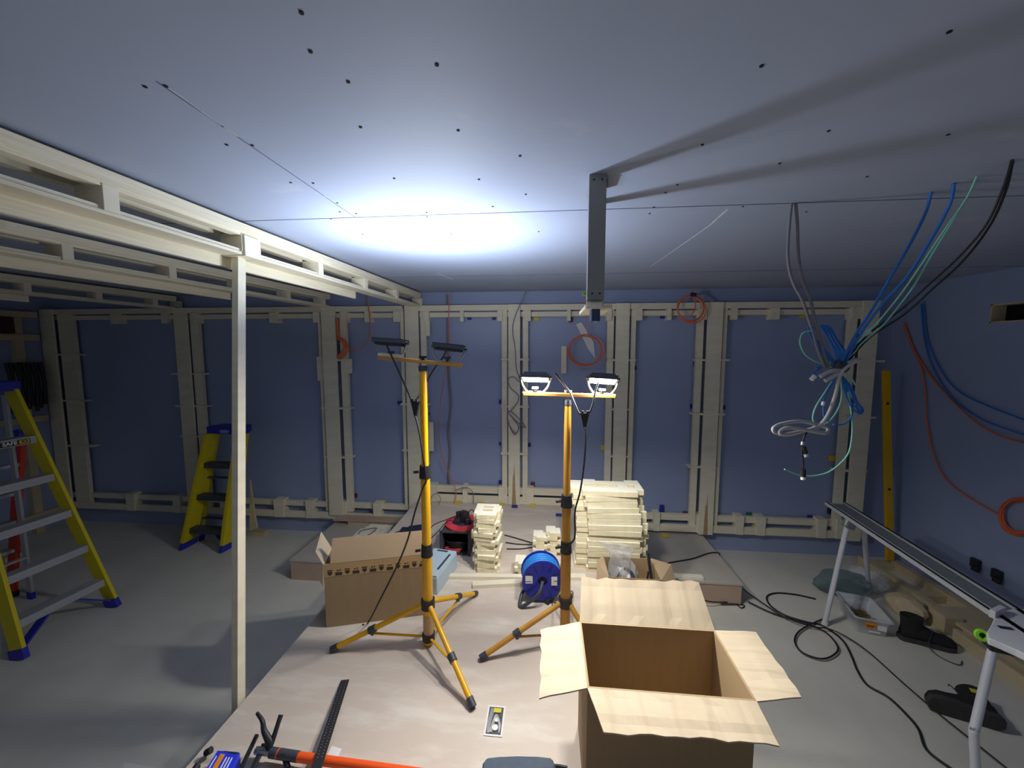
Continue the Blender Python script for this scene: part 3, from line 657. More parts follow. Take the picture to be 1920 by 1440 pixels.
while x < W-.03:
    if k % 2 == 0:
        ic.prism([(x, Hb-.045), (x+.024, Hb-.045), (x+.024, Hb-.057), (x+.012, Hb-.07), (x, Hb-.057)], .0006, m @ Matrix.Rotation(math.pi/2, 4, 'X') @ Matrix.Translation((0, 0, .0012)))
        ic.box(x-.002, x+.026, -.0018, -.0012, Hb-.041, Hb-.035, m)
    else:
        ic.box(x-.006, x+.03, -.0018, -.0012, Hb-.07, Hb-.052, m)
        ic.box(x+.002, x+.012, -.0018, -.0012, Hb-.045, Hb-.038, m).box(x+.018, x+.024, -.0018, -.0012, Hb-.045, Hb-.036, m)
    x += .046; k += 1
part(ic, 'printed_symbols', 'print', t)
# --- big open box in front
zt = .89; t = thing('cardboard_box', 'large open empty cardboard box with four flaps spread, right foreground', 'cardboard box', (.44, 1.45, PLAT))
x0, x1, y0, y1 = .139, .668, 1.189, 1.499; th = .007
b = MB().box(x0, x1, y0, y0+th, PLAT, zt).box(x0, x1, y1-th, y1, PLAT, zt).box(x0, x0+th, y0+th, y1-th, PLAT, zt).box(x1-th, x1, y0+th, y1-th, PLAT, zt)
b.box(x0+th, x1-th, y0+th, y1-th, PLAT, PLAT+.008)
part(b, 'carton', 'card', t, .001)
def flap(corners, n1, n2, amp, nm, seed):   # corners: hinge a, hinge b, outer b, outer a
    rnd = random.Random(seed); a, bb, cc, dd = [Vector(c) for c in corners]
    nx, ny = n1, n2; top = []; mb = MB()
    nm_ = (bb-a).cross(dd-a).normalized()
    if nm_.z < 0: nm_ = -nm_
    for j in range(ny+1):
        for i in range(nx+1):
            p = a.lerp(bb, i/nx).lerp(dd.lerp(cc, i/nx), j/ny)
            ed = 1 if j == ny else 0
            p = p+nm_*(amp*math.sin(j*1.9+seed)*(j/ny)+amp*.5*rnd.uniform(-1, 1)*(j/ny))
            if j: p += nm_*(-.0022 if i % 4 == 2 else .0)
            if ed: p += (dd-a).normalized()*rnd.uniform(-.006, .004)
            top.append(p)
    n = len(top); vs = top+[p-nm_*.005 for p in top]; fs = []
    for j in range(ny):
        for i in range(nx):
            q = j*(nx+1)+i; f = (q, q+1, q+nx+2, q+nx+1); fs.append(f); fs.append(tuple(n+k for k in reversed(f)))
    bd = [i for i in range(nx+1)]+[(j*(nx+1)+nx) for j in range(1, ny+1)]+[ny*(nx+1)+i for i in range(nx-1, -1, -1)]+[j*(nx+1) for j in range(ny-1, 0, -1)]
    for i in range(len(bd)):
        u, v = bd[i], bd[(i+1) % len(bd)]; fs.append((u, n+u, n+v, v))
    mb.add(vs, fs); return mb
fl1 = flap([(x0, y0, zt), (x0, y1, zt), Zp(1013, 1180, zt-.01), Zp(1013, 1308, zt-.01)], 8, 5, .002, 'l', 1)
o = part(fl1, 'left_flap', 'cardY', t)
fl2 = flap([(x1, y1, zt), (x1, y0, zt), Zp(1505, 1306, zt), Zp(1417, 1184, zt)], 8, 5, .002, 'r', 2)
part(fl2, 'right_flap', 'cardY', t)
fl3 = flap([(x0, y0, zt), (x1, y0, zt), Zp(1460, 1395, zt-.01), Zp(1132, 1372, zt-.01)], 14, 5, .002, 'f', 3)
part(fl3, 'front_flap', 'cardX', t)
fl4 = flap([(x0, y1, zt), (x1, y1, zt), Yp(1310, 1090, 1.635), Yp(1090, 1083, 1.635)], 14, 5, .0012, 'b', 4)
part(fl4, 'rear_flap', 'cardX', t)
# --- small box of tools on a cardboard sheet
c = Zp(1182, 1078, PLAT)
bx0, bx1, by0, by1, bh = .385, .700, 2.30, 2.54, .175
t = thing('cardboard_box', 'small open cardboard box of tape and tools in front of the wide timber stack', 'cardboard box', (.54, 2.42, PLAT))
b = MB().box(bx0, bx1, by0, by0+.005, PLAT, PLAT+bh).box(bx0, bx1, by1-.005, by1, PLAT, PLAT+bh).box(bx0, bx0+.005, by0, by1, PLAT, PLAT+bh).box(bx1-.005, bx1, by0, by1, PLAT, PLAT+bh).box(bx0, bx1, by0, by1, PLAT, PLAT+.005)
part(b, 'carton', 'card', t, .001)
part(MB().sheet([(bx0, by0, PLAT+bh), (bx0, by1, PLAT+bh), (bx0-.04, by1-.01, PLAT+bh-.03), (bx0-.07, by0, PLAT+bh-.10)], .004), 'side_flap', 'cardin', t)
part(MB().sheet([(bx1, by0, PLAT+bh), (bx1, by1, PLAT+bh), (bx1+.13, by1, PLAT+bh-.035), (bx1+.11, by0, PLAT+bh-.10)], -.004), 'side_flap', 'cardin', t)
bag = MB(); cx, cy = .49, 2.42; rnd = random.Random(5); rings = []
for z, r in ((.03, .05), (.07, .085), (.14, .09), (.20, .075), (.245, .06), (.285, .085), (.33, .115)):
    rings.append([(cx+(r+rnd.uniform(-.014, .014))*math.cos(a)-.35*max(0, z-.2), cy+(r*.6+rnd.uniform(-.01, .01))*math.sin(a), PLAT+z+(.03*math.cos(a+2.0) if z > .25 else 0)) for a in [2*math.pi*i/18 for i in range(18)]])
bag.loft(rings, False, False)
solo(bag, 'plastic_bag', 'bagclr', 'clear crumpled plastic bag around a tape roll in the small tool box', 'plastic bag')
tr = MB(); mt = frame((.50, 2.385, PLAT+.125), (1, 0, .1), (0, .6, 1))
n = 28; ro, ri, w = .06, .042, .045
rg = [[mt @ Vector((r*math.cos(2*math.pi*i/n), r*math.sin(2*math.pi*i/n), z)) for i in range(n)] for r, z in ((ro, -w/2), (ro, w/2), (ri, w/2), (ri, -w/2), (ro, -w/2))]
tr.loft(rg, False)
to = thing('tape_roll', 'grey tape roll with white labels inside the clear bag', 'tape roll', (.50, 2.385, PLAT+.02))
part(tr, 'roll', 'dgrey', to)
part(MB().box(-.03, .0, .02, .06, w/2, w/2+.002, mt).box(.01, .03, -.03, .02, w/2, w/2+.002, mt), 'label_sticker', 'labelw', to)
to = thing('dust_cap_tool', 'red cap tool with a black stem standing in the small tool box', 'hand tool', (.625, 2.335, PLAT+.12))
part(MB().cyl((.625, 2.335, PLAT+.006), (.625, 2.335, PLAT+.125), .012), 'body', 'blk', to)
part(MB().cyl((.625, 2.335, PLAT+.125), (.625, 2.335, PLAT+.132), .034), 'disc', 'white', to)
part(MB().cyl((.625, 2.335, PLAT+.132), (.625, 2.335, PLAT+.15), .028, .018), 'cap', 'red', to)
part(MB().cyl((.625, 2.335, PLAT+.15), (.632, 2.34, PLAT+.20), .006), 'stem', 'blk', to)
solo(MB().bar((.675, 2.34, PLAT+.01), (.655, 2.45, PLAT+.26), .014, .016), 'metal_bar', 'blk', 'black bar leaning in the right corner of the small tool box', 'bar')

# ================================================================= TIMBER PIECE STACKS
def piece(w, d, h, holes, notch):      # centred at origin, base at z=0
    xs = [-w/2, -w/2+notch, -.18*w, .0, .18*w, w/2-notch, w/2]; ys = [-d/2, -d/2+.028, -.14*d, .0, .14*d, .30*d, d/2-.028, d/2]
    out = set(holes)
    return MB().cells(xs, ys, 0, h, out)
def twotone(me):
    me.materials.append(M['sideply']); me.polygons.foreach_set('material_index', [0 if abs(p.normal.z) > .5 else 1 for p in me.polygons]); me.update()
def place(mb, x, y, z, rz, lab, grp, name='timber_piece', m='mdf', tilt=0):
    o = mesh(mb, name, m, bevel=.0008) if isinstance(mb, MB) else mb
    o.location = (x, y, z); o.rotation_euler = (tilt, 0, rz); o['label'] = lab; o['category'] = 'timber piece'; o['group'] = grp
    return o
def stackup(kind, x, y, z0, n, h, jit, rot, lab, grp, seed, drift=(0, 0), rot0=0, start=0, total=None):
    rnd = random.Random(seed); protos = kind
    total = total or n
    for i in range(n):
        pr = protos[i % len(protos)]
        o = pr.copy(); COL.objects.link(o)
        k = start+i
        nm = 'topmost' if k == total-1 else ('second from the top' if k == total-2 else ('bottom' if k == 0 else ORD[k]+' from the bottom'))
        place(o, x+rnd.uniform(-jit, jit)+drift[0]*i, y+rnd.uniform(-jit, jit)+drift[1]*i, z0+i*(h+.0008), rot0+rnd.uniform(-rot, rot), 'timber piece, %s of %s' % (nm, lab), grp)
    return z0+n*(h+.0008)
PROTO = []
def proto(mb):
    me = mesh(mb, 'timber_piece', 'mdf', bevel=.0015); twotone(me.data); PROTO.append(me); return me
pA = proto(piece(.185, .20, .031, [(0, 0), (5, 0), (5, 6), (0, 3), (0, 6)], .022))
pB = proto(piece(.18, .20, .031, [(0, 0), (5, 0), (5, 1), (0, 6)], .028))
pT = proto(piece(.185, .20, .031, [(0, 0), (5, 0), (5, 1), (2, 2), (3, 2), (2, 4), (3, 4), (5, 6)], .022))
SL = 'the narrow stack left of the blue reel'
gx, gy = -.425, 2.66
z = stackup([pA, pB], gx, gy, PLAT, 12, .0318, .013, .13, SL, 'timber pieces in the tall narrow stack', 11, total=13, drift=(.0004, 0))
stackup([pT], gx+.005, gy, z, 1, .0318, .003, .05, SL, 'timber pieces in the tall narrow stack', 12, start=12, total=13)
# wide stack, two groups
def widepiece(w, d, h, notch, hole=False):
    xs = [-w/2, -w/2+.08, -.3*w, -.12*w, .16*w, .3*w, w/2-.05, w/2]; ys = [-d/2, -d/2+.045, -.1*d, .12*d, d/2-.03, d/2]
    out = {(0, 0), (6, 0), (3, 4), (4, 4), (1, 4), (0, 4)} if notch else {(6, 0), (2, 4), (3, 4), (4, 4)}
    if hole: out |= {(2, 2), (3, 2), (5, 2)}
    return MB().cells(xs, ys, 0, h, out)
wA = proto(widepiece(.50, .25, .037, True)); wB = proto(widepiece(.49, .25, .037, True)); wT = proto(widepiece(.51, .25, .037, True, True))
SW = "the wide stack's straight lower half"
cxw, cyw = .46, 2.76
z = stackup([wA, wB], cxw, cyw, PLAT, 9, .0385, .009, .02, SW, 'timber pieces in the wide stack', 21)
SU = "the wide stack's twisted top half"
z2 = stackup([wB, wA], cxw-.012, cyw+.01, z, 5, .0385, .008, .03, SU, 'timber pieces in the wide stack', 22, rot0=.07, total=6, drift=(-.006, 0))
stackup([wT], cxw-.035, cyw+.015, z2, 1, .0385, .0, .0, SU, 'timber pieces in the wide stack', 23, start=5, total=6)
# small piles between the reels
sA = proto(MB().cells([-.055, -.03, .02, .055], [-.06, -.035, .03, .06], 0, .03, {(0, 0), (2, 2)})); sB = proto(MB().cells([-.055, -.02, .03, .055], [-.06, -.02, .035, .06], 0, .03, {(2, 0), (0, 2)}))
zz = stackup([sA, sB], -.045, 2.86, PLAT, 5, .0308, .004, .05, 'the short pile behind the blue reel', 'timber pieces in the short piles', 31)
zz = stackup([sB, sA], .055, 2.88, PLAT, 6, .0308, .004, .05, 'the pile left of the lit stand pole', 'timber pieces in the short piles', 32)
zz = stackup([sA, sB], -.165, 2.60, PLAT, 3, .0308, .004, .05, 'the low pile left of the blue reel', 'timber pieces in the short piles', 33)
# flat pieces on the left side platform
fA = proto(MB().cells([-.14, -.10, -.04, -.015, .03, .055, .10, .14], [-.09, -.05, 0, .03, .09], 0, .012, {(2, 2), (4, 2), (6, 1), (0, 3), (1, 0), (3, 0)}))
for i, (x, y, r) in enumerate([(-1.70, 3.43, .0), (-1.69, 3.46, .05), (-1.67, 3.475, -.03)]):
    o = fA.copy(); COL.objects.link(o); place(o, x, y, WING+.001+.013*i, r, ['lowest', 'middle', 'topmost'][i]+' of three flat white cut sheets on the left side platform', 'flat cut sheets on the left side platform')
    o.scale = (1.2, 1.75, 1)
for pme in PROTO: bpy.data.objects.remove(pme)
p = lambda a, b: Zp(a, b, WING+.05)
cable([p(682, 1007), p(690, 1003), p(700, 997), p(706, 990), p(690, 992), p(677, 995), p(672, 1001)], .003, 'cblack', 'short_lead', 'short black lead lying on the flat white cut sheets')
# battens lying on the walkway
def batten(a, b, w, h, lab, grp='battens lying on the walkway', m='pine'):
    a = Vector(a); b = Vector(b); a.z = b.z = PLAT+h/2+.0005
    solo(MB().bar(a, b, w, h), 'timber_batten', m, lab, 'batten', grp, .001)
batten(Zp(812, 1083, PLAT), Zp(985, 1085, PLAT), .04, .022, 'long pale batten lying across the walkway behind the left light stand')
batten(Zp(886, 1100, PLAT), Zp(980, 1090, PLAT)+Vector((0, -.03, 0)), .05, .024, 'shorter pale batten lying at a slight angle left of the blue cable reel')
batten(Zp(1066, 1084, PLAT), Zp(1098, 1084, PLAT), .05, .02, 'short pale batten between the lit stand pole and the big open box')
pz = Zp(1297, 1079, WING)
solo(MB().box(Zp(1262, 1084, WING+.02).x, Zp(1320, 1084, WING+.02).x, 3.01, 3.06, WING, WING+.02), 'timber_batten', 'mdf', 'short white strip lying on the right side platform', 'batten', 'battens lying on the walkway', .001)
# board on left wing
solo(MB().sheet([(-2.20, 3.655, WING+.045), (-1.40, 3.66, WING+.045), (-1.36, 3.765, WING+.045), (-2.16, 3.765, WING+.045)], .018), 'loose_board', 'plyside', 'brown board lying at the back of the left side platform', 'board')
solo(MB().box(-2.05, -1.45, 3.67, 3.75, WING, WING+.044), 'timber_offcut', 'tanw', 'timber offcut under the brown board on the left side platform', 'timber offcut')
# green item beside walkway
t = thing('tool_bag', 'small black bag with a green top wedged between the left side platform and walkway', 'bag', (-1.43, 3.45, WING))
part(MB().box(-1.48, -1.36, 3.40, 3.52, WING, WING+.11), 'body', 'blk', t, .01)
part(MB().box(-1.475, -1.37, 3.41, 3.51, WING+.11, WING+.122), 'top', 'packgreen', t, .004)
# timber wedge behind post
t = thing('timber_wedge', 'brown timber wedge prop at the foot of the back wall right of the slim post', 'timber', (-2.95, 3.6, 0))
part(MB().sheet([Yp(468, 900, 3.7), Yp(476, 960, 3.6), Yp(481, 990, 3.55), Yp(468, 995, 3.55)], .02), 'brace', 'tanw', t)
p = Zp(482, 1003, 0); part(MB().box(p.x-.10, p.x+.1, p.y-.03, p.y+.05, 0, .045), 'foot_block', 'tanw', t, .002)

# ================================================================= REELS, CRATE, CASE
bc = Vector((-.028, 2.34, PLAT+.140))
def ringdisc(mb, c, ax, ro, ri, th, n=40):
    ax = Vector(ax).normalized(); rf = Vector((0, 0, 1)) if abs(ax.z) < .9 else Vector((1, 0, 0)); m = frame(c, ax.cross(rf), ax.cross(ax.cross(rf)))
    z = (m.to_3x3() @ Vector((0, 0, 1))); s = 1 if z.dot(ax) > 0 else -1
    rg = [[m @ Vector((r*math.cos(2*math.pi*i/n), r*math.sin(2*math.pi*i/n), s*zz)) for i in range(n)] for r, zz in ((ro, 0), (ro, th), (ri, th), (ri, 0), (ro, 0))]
    mb.loft(rg, False, False); return m
t = thing('cable_reel', 'blue cable reel with light blue flex standing on the walkway at centre', 'cable reel', (bc.x, bc.y, PLAT))
ax = Vector((.12, -1, .02)).normalized()
side = ax.cross(Vector((0, 0, 1))).normalized(); upv = side.cross(ax).normalized()
mb = MB(); mf = ringdisc(mb, bc+ax*.060, ax, .128, .030, .007); dk = part(mb, 'flange', 'reelblue', t)
mb = MB(); ringdisc(mb, bc-ax*.067, ax, .128, .030, .007); part(mb, 'flange', 'reelblue', t)
mb = MB().cyl(bc-ax*.06, bc+ax*.055, .05); part(mb, 'drum', 'navy', t)
mb = MB()
for k in range(9):
    rr = .112+.004*(k % 2); cc = bc-ax*(.052-.0125*k)
    mb.tube([cc+(side*math.cos(a)+upv*math.sin(a))*rr for a in [2*math.pi*i/30 for i in range(30)]], .0072, 6, 1, True)
part(mb, 'wound_flex', 'cyan', t)
mb = MB()
for i in range(12):
    a = 2*math.pi*i/12; d = side*math.cos(a)+upv*math.sin(a); mb.bar(bc+ax*.0685+d*.07, bc+ax*.0685+d*.115, .004, .003, ax)
part(mb, 'rib', 'navy', dk)
mb = MB(); f0 = bc+ax*.0675
for (u, v, w, h) in ((.082 if side.x > 0 else -.082, .0, .05, .05),):
    pass
s = 1 if side.x > 0 else -1
def lab_(u, v, w, h):
    o = f0+side*s*u+upv*v; q = [o+side*s*a*w/2+upv*b_*h/2 for a, b_ in ((-1, -1), (1, -1), (1, 1), (-1, 1))]
    return MB().sheet(q, .0012 if s < 0 else -.0012)
def lab2(u, v, w, h, mm, nm):
    o = f0+side*s*u+upv*v; m = frame(o, side*s, upv); z = m.to_3x3() @ Vector((0, 0, 1)); k = 1 if z.dot(ax) > 0 else -1
    part(MB().box(-w/2, w/2, -h/2, h/2, min(0, k*.002), max(0, k*.002), m), nm, mm, dk)
lab2(-.085, .012, .045, .048, 'labelw', 'sticker'); lab2(.072, .0, .036, .055, 'labelw', 'sticker')
mb = MB(); mb.tube([bc+ax*.07, bc+ax*.115-side*s*.03-upv*.05, Vector((bc.x-.10, bc.y-.13, PLAT+.02)), Vector((bc.x-.13, bc.y-.12, PLAT+.012)), Vector((bc.x-.12, bc.y-.06, PLAT+.05)), Vector((bc.x-.10, bc.y+.02, PLAT+.03))], .011, 8); part(mb, 'stand', 'dgrey', t)
part(MB().tube([bc+ax*.02-upv*.14, bc+Vector((.12, -.08, -.14)), Vector((bc.x+.1, bc.y-.1, PLAT+.012))], .008), 'stand_foot', 'dgrey', t)
pl = Zp(1030, 1128, PLAT)
t = thing('plug', 'black plug on the end of a light blue flex below the blue cable reel', 'plug', (pl.x, pl.y, PLAT))
part(MB().bar(pl+Vector((-.02, -.03, .014)), pl+Vector((.02, .02, .014)), .03, .028), 'body', 'blk', t, .003)
part(MB().tube([pl+Vector((.015, .015, .02)), pl+Vector((.03, .05, .05)), pl+Vector((.035, .08, .09))], .006), 'lead', 'cyan', t)
# red reel on crate
rc = Zp(872, 990, PLAT+.20)
crx0, crx1, cry0, cry1 = -.80, -.585, 2.77, 2.97; ch = .19
t = thing('plastic_crate', 'dark crate lying on its side with black and red cable inside, under the red reel', 'crate', ((crx0+crx1)/2, 2.87, PLAT))
b = MB().box(crx0, crx1, cry1-.008, cry1, PLAT, PLAT+ch).box(crx0, crx0+.008, cry0, cry1, PLAT, PLAT+ch).box(crx1-.008, crx1, cry0, cry1, PLAT, PLAT+ch).box(crx0, crx1, cry0, cry1, PLAT+ch-.008, PLAT+ch).box(crx0, crx1, cry0, cry1, PLAT, PLAT+.008)
part(b, 'shell', 'crate', t, .002)
b = MB().box(crx0-.012, crx1+.012, cry0-.012, cry0, PLAT+ch-.012, PLAT+ch+.004).box(crx0-.012, crx0+.008, cry0-.012, cry0, PLAT, PLAT+ch).box(crx1-.008, crx1+.012, cry0-.012, cry0, PLAT, PLAT+ch)
part(b, 'rim', 'dgrey', t, .003)
mb = MB()
for k in range(7): mb.tube([(-.69+(.06+.006*k)*math.cos(a), 2.85+(.05+.004*k)*math.sin(a), PLAT+.02+.012*k+.004*math.sin(3*a)) for a in [2*math.pi*i/14 for i in range(14)]], .0065, 6, 3, True)
solo(mb, 'coiled_cable', 'cblack', 'black cable coiled inside the dark crate', 'cable')
mb = MB()
for k in range(3): mb.tube([(-.715+(.05+.007*k)*math.cos(a), 2.80+.018*math.sin(a), PLAT+.016+.011*k) for a in [2*math.pi*i/14 for i in range(14)]], .0062, 6, 3, True)
solo(mb, 'coiled_cable', 'red', 'red cable coiled at the mouth of the dark crate', 'cable')
rz = PLAT+ch+.006
rcx, rcy = -.655, 2.90
t = thing('cable_reel', 'red cable reel lying flat on the dark crate with black plugs in it', 'cable reel', (rcx, rcy, rz))
mb = MB(); ringdisc(mb, Vector((rcx, rcy, rz)), (0, 0, 1), .145, .05, .010); part(mb, 'flange', 'red', t)
part(MB().cyl((rcx, rcy, rz), (rcx, rcy, rz+.012), .075), 'socket_plate', 'dgrey', t)
for k, (dx, dy, h) in enumerate([(-.045, -.03, .05), (.03, -.035, .055), (-.02, .035, .085), (.045, .03, .07), (.0, .0, .10)]):
    part(MB().box(rcx+dx-.024, rcx+dx+.024, rcy+dy-.022, rcy+dy+.022, rz+.012, rz+h, Matrix.Translation((rcx, rcy, 0)) @ Matrix.Rotation(.3*k, 4, 'Z') @ Matrix.Translation((-rcx, -rcy, 0))), 'plug', 'blk', t, .006)
part(MB().tube([(rcx+.03, rcy+.02, rz+.08), (rcx+.06, rcy+.03, rz+.10), (rcx+.09, rcy+.02, rz+.07), (rcx+.10, rcy, rz+.02)], .004), 'lead', 'cblack', t)
for k, (sx, sy, lab, q) in enumerate([(-.03, -.01, 'upper of two thin black leads from the red reel to the left light stand', [(812, 985), (803, 1001), (797, 1012)]), (-.04, -.06, 'lower of two thin black leads from the red reel to the left light stand', [(820, 998), (808, 1010), (800, 1020)])]):
    cable([(rcx+sx-.04, rcy+sy, rz+.05), (rcx-.12, rcy+sy, rz+.035)]+[Zp(a, b_, PLAT+.12-.05*i) for i, (a, b_) in enumerate(q)]+[Zp(q[-1][0]-8, q[-1][1]+6, PLAT+.006)], .0035, 'cblack', 'thin_lead', lab)
# pale blue case
t = thing('tool_case', 'pale blue plastic case lying on the walkway right of the left light stand pole', 'case', (-.73, 2.42, PLAT))
mm = Matrix.Translation((-.755, 2.46, PLAT)) @ Matrix.Rotation(R(-10), 4, 'Z')
part(MB().box(-.09, .09, -.16, .16, 0, .115, mm), 'body', 'case', t, .006)
part(MB().box(-.088, .088, -.158, .158, .117, .128, mm), 'lid', 'case', t, .004)
part(MB().box(.055, .068, -.09, .10, .128, .132, mm).box(-.05, .03, .125, .14, .128, .131, mm), 'handle', 'dgrey', t)
part(MB().box(-.02, .012, -.164, -.158, .09, .12, mm), 'latch', 'steel', t)
# dark blue drill like tool behind taped box
p = Zp(778, 1003, PLAT)
t = thing('power_tool', 'dark blue power tool lying behind the taped cardboard box', 'power tool', (p.x, p.y, PLAT))
part(MB().cyl(p+Vector((-.05, 0, .04)), p+Vector((.07, 0, .05)), .035, .045), 'motor', 'navy', t, .002)
part(MB().box(p.x-.12, p.x-.045, p.y-.03, p.y+.03, PLAT, PLAT+.055), 'battery', 'navy', t, .006)
part(MB().tube([p+Vector((-.12, 0, .03)), p+Vector((-.16, -.01, .02)), p+Vector((-.2, -.03, .006))], .004), 'lead', 'cblack', t)
# leads along the walkway behind
for i, q in enumerate([[(946, 1003), (965, 1008), (998, 1018)], [(948, 1017), (970, 1020), (998, 1021)], [(950, 1029), (975, 1029), (998, 1026)]]):
    cable([Zp(a, b_, PLAT+.008) for a, b_ in q], .004, 'cblack', 'floor_lead', ['upper', 'middle', 'lowest'][i]+' of three black leads between the narrow timber stack and the short pile', 'cable', 'black leads between the stacks')

# ================================================================= CABLES ON BACK WALL
def wcab(pts, Y, r, m, name, lab, grp=None, mb=None):
    return solo((mb or MB()).tube([Yp(a, b_, Y) for a, b_ in pts], r, 6, 5), name, m, lab, 'cable', grp)
def coilpts(px, py, Y, rx, ry, turns, jit, seed, n=12):
    rnd = random.Random(seed); pts = []
    for k in range(turns):
        jx, jy, jr = rnd.uniform(-jit, jit), rnd.uniform(-jit, jit), rnd.uniform(.9, 1.06)
        for i in range(n):
            a = 2*math.pi*i/n+math.pi/2; pts.append(Yp(px+jx+rx*jr*math.cos(a), py+jy-ry*jr*math.sin(a), Y-.004*k))
    return pts
wcab([(986, 546), (973, 575), (961, 613), (966, 655), (968, 690), (976, 716), (962, 706), (953, 712), (957, 727), (972, 742), (968, 758), (953, 775), (952, 790), (962, 808), (970, 810), (971, 798), (955, 776), (968, 790), (985, 802), (978, 790), (958, 772), (951, 776), (956, 800), (966, 815), (974, 800)], 3.745, .0045, 'cgrey', 'hanging_cable', 'grey cable hanging in loops over the stained middle upright')
wcab([(846, 548), (842, 572), (841, 600), (842, 655), (834, 700), (825, 760), (823, 810), (830, 862), (845, 893), (855, 922), (850, 945), (828, 957), (806, 963)], 3.735, .004, 'pinkor', 'hanging_cable', 'thin pale orange cable dropping down the wall right of the left light stand')
wcab([(838, 552), (839, 620), (841, 700), (845, 760), (840, 805), (844, 850), (841, 890), (843, 911)], 3.842, .011, 'cgrey', 'hanging_cable', 'thick grey flex hanging flat on the wall behind the thin orange cable')
mb = MB(); mb.tube([Yp(1098, 545, 3.74), Yp(1099, 600, 3.74), Yp(1102, 627, 3.74)], .004, 6)
mb.tube(coilpts(1098, 656, 3.74, 33, 29, 5, 2.5, 3), .0055, 6, 3)
solo(mb, 'cable_coil', 'pinkor', 'pale orange cable coil hanging on the back wall left of the lit right lamp', 'cable coil')
t = thing('cable_coil', 'orange cable coil with a black tie hanging high right of the ceiling bracket', 'cable coil', Yp(1298, 560, 3.70))
mb = MB(); mb.tube([Yp(1297, 532, 3.72), Yp(1299, 545, 3.72), Yp(1300, 553, 3.70), Yp(1304, 570, 3.70), Yp(1303, 580, 3.70), Yp(1297, 590, 3.70)], .0045, 6)
mb.tube(coilpts(1296, 579, 3.70, 26, 25, 5, 1.8, 4), .0055, 6, 3); part(mb, 'coil', 'orange', t)
part(MB().cyl(Yp(1295, 552, 3.68), Yp(1305, 553, 3.68), .018), 'tie', 'blk', t)
mb = MB(); mb.tube([Yp(a, b_, 3.74) for a, b_ in [(632, 598), (635, 630), (648, 640), (652, 655), (645, 667), (633, 670), (640, 662), (646, 650), (640, 638), (632, 634)]], .012, 8)
solo(mb, 'cable_coil', 'orange', 'thick orange cable loop hooked beside the upright left of the left light stand', 'cable coil')
wcab([(688, 548), (691, 575), (694, 605), (692, 635), (680, 651), (662, 655), (647, 651)], 3.745, .0055, 'pinkor', 'hanging_cable', 'pale orange cable curving across the wall beside the thick orange loop')
wcab([(860, 965), (845, 960), (825, 950), (808, 945), (810, 930), (818, 926), (826, 935), (822, 955), (835, 970)], 3.70, .0035, 'cgrey', 'thin_lead', 'thin grey wire curled on the walkway behind the left light stand')
wcab([(855, 918), (875, 914), (887, 925), (888, 950), (890, 962)], 3.735, .004, 'cgrey', 'thin_lead', 'grey wire bent over the walkway rail behind the red reel')
# ================================================================= CABLES ON RIGHT WALL
def xcab(pts, r, m, lab, name='wall_cable'):
    return solo(MB().tube([Xp(a, b_, XR-.02) for a, b_ in pts], r, 6, 5), name, m, lab, 'cable')
xcab([(1690, 598), (1710, 650), (1728, 690), (1735, 740), (1738, 790), (1750, 850), (1775, 900), (1825, 938), (1868, 962), (1885, 968)], .006, 'orange', 'red-orange cable curving down the right wall to a coil, lower one')
xcab([(1692, 596), (1714, 655), (1742, 700), (1780, 745), (1828, 790), (1870, 815), (1920, 830), (1960, 840)], .006, 'orange', 'red-orange cable sweeping along the right wall to the frame edge')
xcab([(1727, 570), (1734, 640), (1752, 695), (1785, 745), (1830, 780), (1880, 802), (1930, 818)], .006, 'cblue', 'blue cable along the right wall, lower of two')
xcab([(1731, 566), (1740, 640), (1768, 700), (1800, 735), (1850, 760), (1920, 787), (1950, 796)], .006, 'cblue', 'blue cable along the right wall, upper of two')
mb = MB()
rnd = random.Random(8)
for k in range(6):
    jx, jy = rnd.uniform(-4, 4), rnd.uniform(-4, 4)
    mb.tube([Xp(1912+jx+36*math.cos(a), 968+jy+32*math.sin(a), XR-.02-.005*k) for a in [2*math.pi*i/12 for i in range(12)]], .0055, 6, 3, True)
solo(mb, 'cable_coil', 'orange', 'red-orange cable coil hanging on the right wall at the frame edge', 'cable coil')

# ================================================================= CEILING CABLES AND BUNDLE
KY = 1.70
def k(px, py, dy=0): return Yp(px, py, KY+dy)
GC = 'cables dropping from the ceiling into the bundle'
def ccab(holes, pts, r, m, lab, dy0=0):
    P = [Zp(*holes, CEIL)]
    n = len(pts)
    for i, (a, b_) in enumerate(pts):
        f = (i+1)/n; f = min(1, f*1.15); Y = P[0].y*(1-f)+(KY+dy0)*f; P.append(Yp(a, b_, Y))
    P.insert(0, P[0]+Vector((0, 0, .0)))
    return solo(MB().tube(P[1:], r, 8, 6), 'ceiling_cable', m, lab, 'cable', GC)
ccab((1484, 381), [(1480, 420), (1477, 480), (1485, 525), (1505, 565), (1520, 610), (1535, 660), (1548, 690)], .0058, 'cgrey', 'left of the two grey cables dropping from the ceiling into the bundle')
ccab((1492, 381), [(1495, 420), (1497, 480), (1505, 525), (1520, 565), (1530, 610), (1543, 655), (1552, 690)], .0058, 'cgrey', 'right of the two grey cables dropping from the ceiling into the bundle')
ccab((1746, 360), [(1735, 400), (1705, 460), (1670, 520), (1635, 580), (1600, 635), (1575, 690)], .0052, 'cblue', 'left blue cable dropping from the ceiling into the bundle')
ccab((1789, 343), [(1780, 385), (1745, 450), (1700, 520), (1650, 575), (1608, 635), (1580, 690)], .0052, 'cblue', 'right blue cable dropping from the ceiling into the bundle')
ccab((1832, 330), [(1810, 375), (1765, 440), (1725, 500), (1690, 550), (1645, 605), (1600, 650), (1582, 690)], .003, 'cgreen', 'left thin green cable dropping from the ceiling into the bundle')
